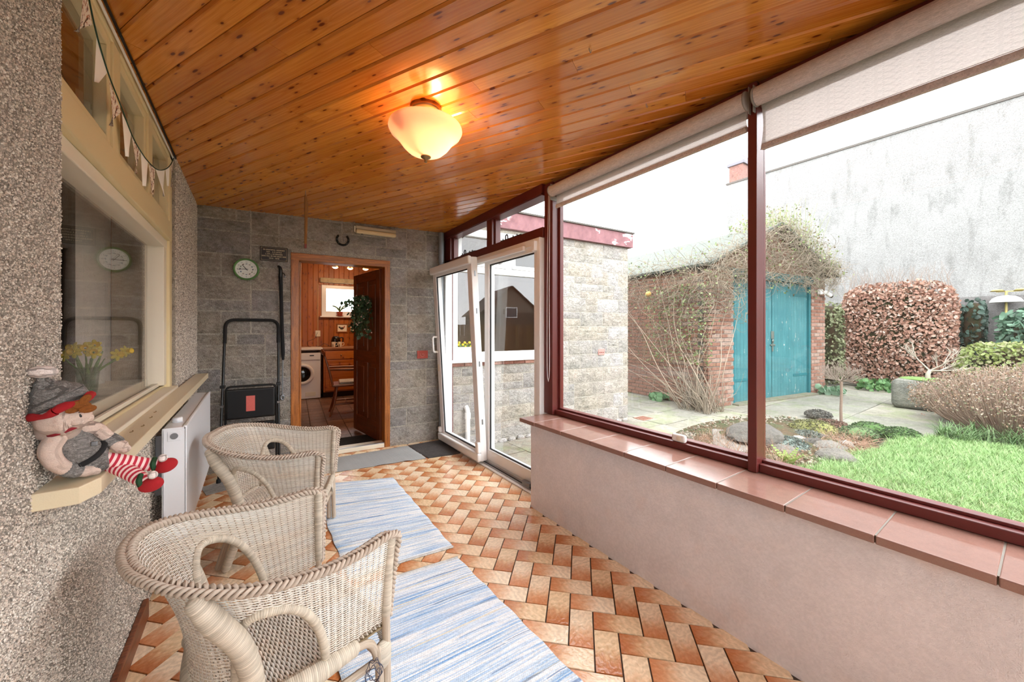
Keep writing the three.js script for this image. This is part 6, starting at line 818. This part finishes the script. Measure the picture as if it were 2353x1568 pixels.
// ---------- brick garage under climbers ----------
{
  seed = 303; const A = 8.3 * Math.PI / 180, O = W(6.77, G, 3.55), g0 = thing('garage', 'old red brick garage with teal double doors', 'garage', O, -A);
  const bm = [0xdca48c, 0xcc927a, 0xe4b09a, 0xc0866e, 0xd49c84, 0xe8c4b0].map((c) => mat2(c, 0.92, { map: rep(T.grain, 3), bumpMap: rep(T.bumpFine, 5), bumpScale: 0.004 })), mo = mat2(0xccc4b8, 0.95, { map: rep(T.grain, 2) });
  mesh('mortar', merge([bx(0.012, 0.73, 0, 2.62, -0.22, -0.012), bx(3.47, 4.04, 0, 2.62, -0.22, -0.012), bx(0.012, 0.2, 0, 2.6, -5.4, -0.012), bx(3.85, 4.04, 0, 2.6, -5.4, -0.2), bx(0.2, 3.85, 0, 2.6, -5.4, -5.2)]), mo, g0);
  const b1 = cb(-0.105, 0.105, -0.031, 0.031, -0.05, 0.05, 0.005), bh = cb(-0.05, 0.05, -0.031, 0.031, -0.05, 0.05, 0.005), bs = cb(-0.05, 0.05, -0.031, 0.031, -0.105, 0.105, 0.005); let count = 0; const rest = [];
  const brick = (g, x, y, z) => { if (count++ < 300) { const o = mesh('brick', g, pick(bm), g0); o.position.set(x + rr(-0.003, 0.003), y, z + rr(-0.003, 0.003)); } else rest.push(g.clone().translate(x, y, z)); };
  for (const [p0, p1] of [[0, 0.735], [3.465, 4.04]]) for (let r = 0; r < 34; r++) { const y = 0.04 + r * 0.075; if (y > 2.55) break; let x = p0; if (r % 2) { brick(bh, x + 0.05, y, -0.05); x += 0.112; } while (x + 0.2 < p1 + 0.03) { brick(b1, Math.min(x, p1 - 0.21) + 0.105, y, -0.05); x += 0.225; } if (p1 - x > 0.07) brick(bh, p1 - 0.05, y, -0.05); }
  for (let k = 0; k < 15; k++) for (let r = 0; r < 34; r++) { const y = 0.04 + r * 0.075; if (y > 2.55) break; brick(bs, 0.05, y, -0.22 - k * 0.225 - (r % 2 ? 0.11 : 0)); }
  mesh('more_bricks', merge(rest), bm[0], g0, 'stuff');
  const tm = mat2(0xffffff, 0.55, { map: rep(T.teal, 0.9) }), tf_ = mat2(0x2c7c84, 0.5);
  mesh('lintel', cb(0.68, 3.52, 2.44, 2.6, -0.14, 0.02, 0.008), tf_, g0); mesh('door_frame', merge([bx(0.735, 0.80, 0, 2.46, -0.14, -0.02), bx(3.40, 3.465, 0, 2.46, -0.14, -0.02)]), tf_, g0);
  for (const [a, b, n] of [[0.81, 2.06, 12], [2.08, 3.395, 13]]) { const d = mesh('door', bx(a, b, 0.06, 2.42, -0.10, -0.085), tf_, g0), w = (b - a) / n; for (let i = 0; i < n; i++) mesh('board', cb(a + i * w + 0.002, a + (i + 1) * w - 0.002, 0.03, 2.43, -0.088, -0.062, 0.006), tm, d); for (const y of [0.42, 2.15]) mesh('strap_hinge', cb(a > 1 ? b - 0.55 : a, a > 1 ? b : a + 0.55, y, y + 0.06, -0.062, -0.054, 0.004), tf_, d); }
  mesh('latch', merge([cb(2.03, 2.12, 1.24, 1.40, -0.062, -0.045, 0.006), cb(2.0, 2.16, 1.1, 1.13, -0.062, -0.04, 0.004), cb(2.06, 2.1, 0.98, 1.2, -0.062, -0.045, 0.004), blob(2.07, 1.2, -0.04, 0.03, 0.035, 0.015, 10)]), mat2(0x8c948c, 0.5, { metalness: 0.5 }), g0); mesh('step', cb(0.7, 3.5, -0.05, 0.035, -0.2, 0.12, 0.01), mat2(0xb4b0a0, 0.9, { map: T.concrete }), g0);
  // pitched roof: apex over the doors
  const roofM = mat2(0x9aa69c, 0.9, { map: rep(T.stone, 1) }), ap = [2.02, 3.55], el = [-0.14, 2.58], er = [4.24, 2.62]; for (const [a, b] of [[el, ap], [ap, er]]) { const l = Math.hypot(b[0] - a[0], b[1] - a[1]), an = Math.atan2(b[1] - a[1], b[0] - a[0]), g = bx(0, l, 0, 0.05, -5.6, 0.18); g.rotateZ(an).translate(a[0], a[1], 0); mesh('roof_slope', g, roofM, g0); }
  const gs = new THREE.Shape(); gs.moveTo(0, 0); gs.lineTo(4.04, 0); gs.lineTo(2.02, 0.92); mesh('gable', uvm(new THREE.ExtrudeGeometry(gs, { depth: 0.12, bevelEnabled: false }).translate(0, 2.58, -0.16)), bm[4], g0);
  const cam = thing('security_camera', 'white security camera fixed on the garage brick pillar', 'camera', g0.localToWorld(v3(3.72, 2.2, 0.0)), -A); cam.position.copy(v3(3.74, 2.28, 0.02).applyAxisAngle(v3(0, 1, 0), -A).add(O)); mesh('mount', cb(-0.06, 0.06, -0.06, 0.06, -0.015, 0.05, 0.015, 2), M.white, cam); mesh('body', cyl(0.045, 0.045, 0.2, 16).rotateZ(Math.PI / 2 - 0.3).translate(0.13, -0.05, 0.1), M.white, cam); mesh('lens', cyl(0.04, 0.04, 0.06, 16).rotateZ(Math.PI / 2 - 0.3).translate(0.25, -0.09, 0.1), M.black, cam);
  // climbing shrub: stems up the side wall, tangle over the gable
  const vi = thing('climbing_shrub', 'tangled bare climber spreading over the garage wall and roof', 'climber', O.clone(), -A), st = [], fine = [], lv = [];
  const path = (pts, r, arr, n = 14) => { const c = new THREE.CatmullRomCurve3(pts, false, 'centripetal'), P = c.getPoints(n); arr.push(sweep(P, P.map((_, i) => r * (1 - 0.6 * i / n)), 5, false)); return P; };
  for (let i = 0; i < 22; i++) { const b = v3(rr(-0.4, 0.05), 0, rr(-0.35, 0.3)), s = rnd() < 0.7, h = rr(0.7, 2.6), e = s ? v3(-0.1, h, -rr(0.1, 3.2)) : v3(rr(-0.1, 0.9), h, 0.08); path([b, b.clone().lerp(e, 0.25).add(v3(-rr(0.1, 0.35), rr(-0.1, 0.2), rr(-0.1, 0.3))), b.clone().lerp(e, 0.6).add(v3(-rr(0.05, 0.3), rr(-0.1, 0.2), rr(-0.1, 0.25))), e], rr(0.005, 0.011), st); }
  const roofY = (x) => x < 2.02 ? mix(el[1], ap[1], clamp((x + 0.14) / 2.16)) : mix(ap[1], er[1], clamp((x - 2.02) / 2.22));
  for (let i = 0; i < 3600; i++) { const side = i % 5 < 2, p = side ? v3(-rr(0.04, 0.35), rnd() < 0.55 ? rr(2.0, 2.8) : rr(0.5, 2.4), 0.2 - rr(0, 3.6)) : (() => { const x = rr(-0.2, 3.9), lo = x < 0.75 ? rr(1.4, 2.4) : 2.42 - rr(0, 0.12); return v3(x, rr(lo, roofY(x) + 0.15), rr(0.06, 0.38)); })(); const q = p.clone().add(v3(rr(-0.45, 0.45), rr(-0.35, 0.3), rr(-0.3, 0.3))), m = p.clone().lerp(q, 0.5).add(v3(rr(-0.15, 0.15), rr(-0.15, 0.15), rr(-0.1, 0.1))); for (const k of [m, q]) { k.x = side ? Math.min(k.x, -0.03) : k.x; k.z = side ? k.z : Math.max(0.04, k.z); } path([p, m, q], rr(0.002, 0.0048), fine, 5); if (rnd() < 0.3) lv.push(TM(q, rr(-1.5, 1.5), rr(0, 6), rr(-1.5, 1.5), rr(0.6, 1.3))); }
  for (let i = 0; i < 150; i++) { const b = v3(-0.2 + rr(-0.25, 0.25), 0, rr(-0.3, 0.3)), q = b.clone().add(v3(rr(-0.35, 0.3), rr(0.25, 0.8), rr(-0.45, 0.3))); path([b, b.clone().lerp(q, 0.5).add(v3(rr(-0.1, 0.1), 0.08, rr(-0.1, 0.1))), q], rr(0.003, 0.008), fine, 5); }
  mesh('stems', merge(st), mat2(0xc4b09a, 0.9), vi); mesh('twigs', merge(fine), mat2(0xa89a86, 0.9), vi, 'stuff');
  for (let i = 0; i < 2600; i++) { const s = rnd(); const p = s < 0.5 ? (() => { const x = rr(1.7, 4.3); return v3(x, roofY(x) + rr(0, 0.75) * Math.sin((x - 1.5) / 3 * Math.PI), rr(-0.9, 0.3)); })() : s < 0.8 ? v3(-rr(0.05, 0.35), rr(0.8, 2.3), 0.2 - rr(0, 1.4)) : v3(rr(-0.2, 1.2), roofY(0.2) + rr(-0.3, 0.25), 0.2 - rr(0, 4)); lv.push(TM(p, rr(-1.5, 1.5), rr(0, 6), rr(-1.5, 1.5), rr(0.6, 1.4))); }
  inst('leaves', leafGeo(0.028, 0.042), leafMat(0.6), lv, vi, C(0x9cb070, 0x8ca060, 0xacbc80, 0x748450, 0x887858));
  const up = []; for (let i = 0; i < 320; i++) { const x = rr(1.9, 4.2), p = v3(x, roofY(x), rr(-0.7, 0.2)), q = p.clone().add(v3(rr(-0.25, 0.35), rr(0.3, 1.0) * Math.sin((x - 1.6) / 2.9 * Math.PI), rr(-0.2, 0.2))); path([p, p.clone().lerp(q, 0.5).add(v3(rr(-0.08, 0.08), 0, 0)), q], 0.005, up, 4); } mesh('new_shoots', merge(up), mat2(0xa8b07c, 0.9), vi, 'stuff');
  const bird = thing('bird_feeder', 'small yellow bird feeder hanging among the climber stems', 'bird feeder', px(1490, 676, { X: 6.55 })); mesh('body', blob(0, 0, 0, 0.07, 0.055, 0.05, 14), mat2(0xe0b468, 0.7), bird); mesh('hanger', tube([v3(0, 0.05, 0), v3(0.01, 0.14, 0), v3(0.0, 0.22, 0)], 0.004, 8, 5), M.dark, bird); mesh('perch', cyl(0.005, 0.005, 0.16, 6).rotateZ(Math.PI / 2).translate(0.08, 0.01, 0), M.dark, bird);
}
// ---------- houses across the way, mirrored in the outdoor window ----------
{
  const house = (label, X, Z, w, h, d, wall, roof, turn) => { const o = thing('house', label, 'house', W(X, -0.2, Z), turn, 'houses across the way'); mesh('walls', bx(-w / 2, w / 2, 0, h, -d / 2, d / 2), mat2(wall, 0.9, { map: rep(T.stone, 0.2) }), o); const s = new THREE.Shape(); s.moveTo(-w / 2, h); s.lineTo(w / 2, h); s.lineTo(0, h + w * 0.42); mesh('gable', uvm(new THREE.ExtrudeGeometry(s, { depth: d, bevelEnabled: false }).translate(0, 0, -d / 2)), mat2(wall, 0.9), o); for (const k of [-1, 1]) { const l = Math.hypot(w / 2, w * 0.42) + 0.5, g = bx(0, l, 0, 0.12, -d / 2 - 0.3, d / 2 + 0.3); g.rotateZ(-Math.atan2(w * 0.42, w / 2)); if (k < 0) g.rotateY(Math.PI); mesh('roof_slope', g.translate(0, h + w * 0.42, 0), mat2(roof, 0.9), o); } for (const [x, y] of [[-w * 0.22, h * 0.25], [w * 0.22, h * 0.25], [0, h * 0.85]]) { const f = mesh('window', cb(x - 0.7, x + 0.7, y - 0.1, y + 1.1, -d / 2 - 0.08, -d / 2 + 0.04, 0.02), M.upvc, o); mesh('window_glass', bx(x - 0.6, x + 0.6, y, y + 1.0, -d / 2 - 0.1, -d / 2 - 0.078), mat2(0x2c343c, 0.05), f); } };
  house('brown roofed house reflected beside the door panel', 19.5, -34, 7, 3.4, 8, 0x8c7c6c, 0x5c4840, 0.1); house('brick house reflected at the edge of the pane', 33, -34, 8, 2.6, 8, 0x8c6450, 0x4c403c, -0.1);
  const f = thing('timber_fence', 'brown timber fence across the far side of the lawn', 'fence', W(10, -0.2, -12)); for (let i = 0; i < 60; i++) mesh('fence_board', bx(i * 0.25 - 5, i * 0.25 - 4.77, 0, 1.75, -0.03, 0), mat2([0x8a6848, 0x7c5c40, 0x94744c][i % 3], 0.9), f);
}
console.log('garden done');
renderer.render(scene, camera);
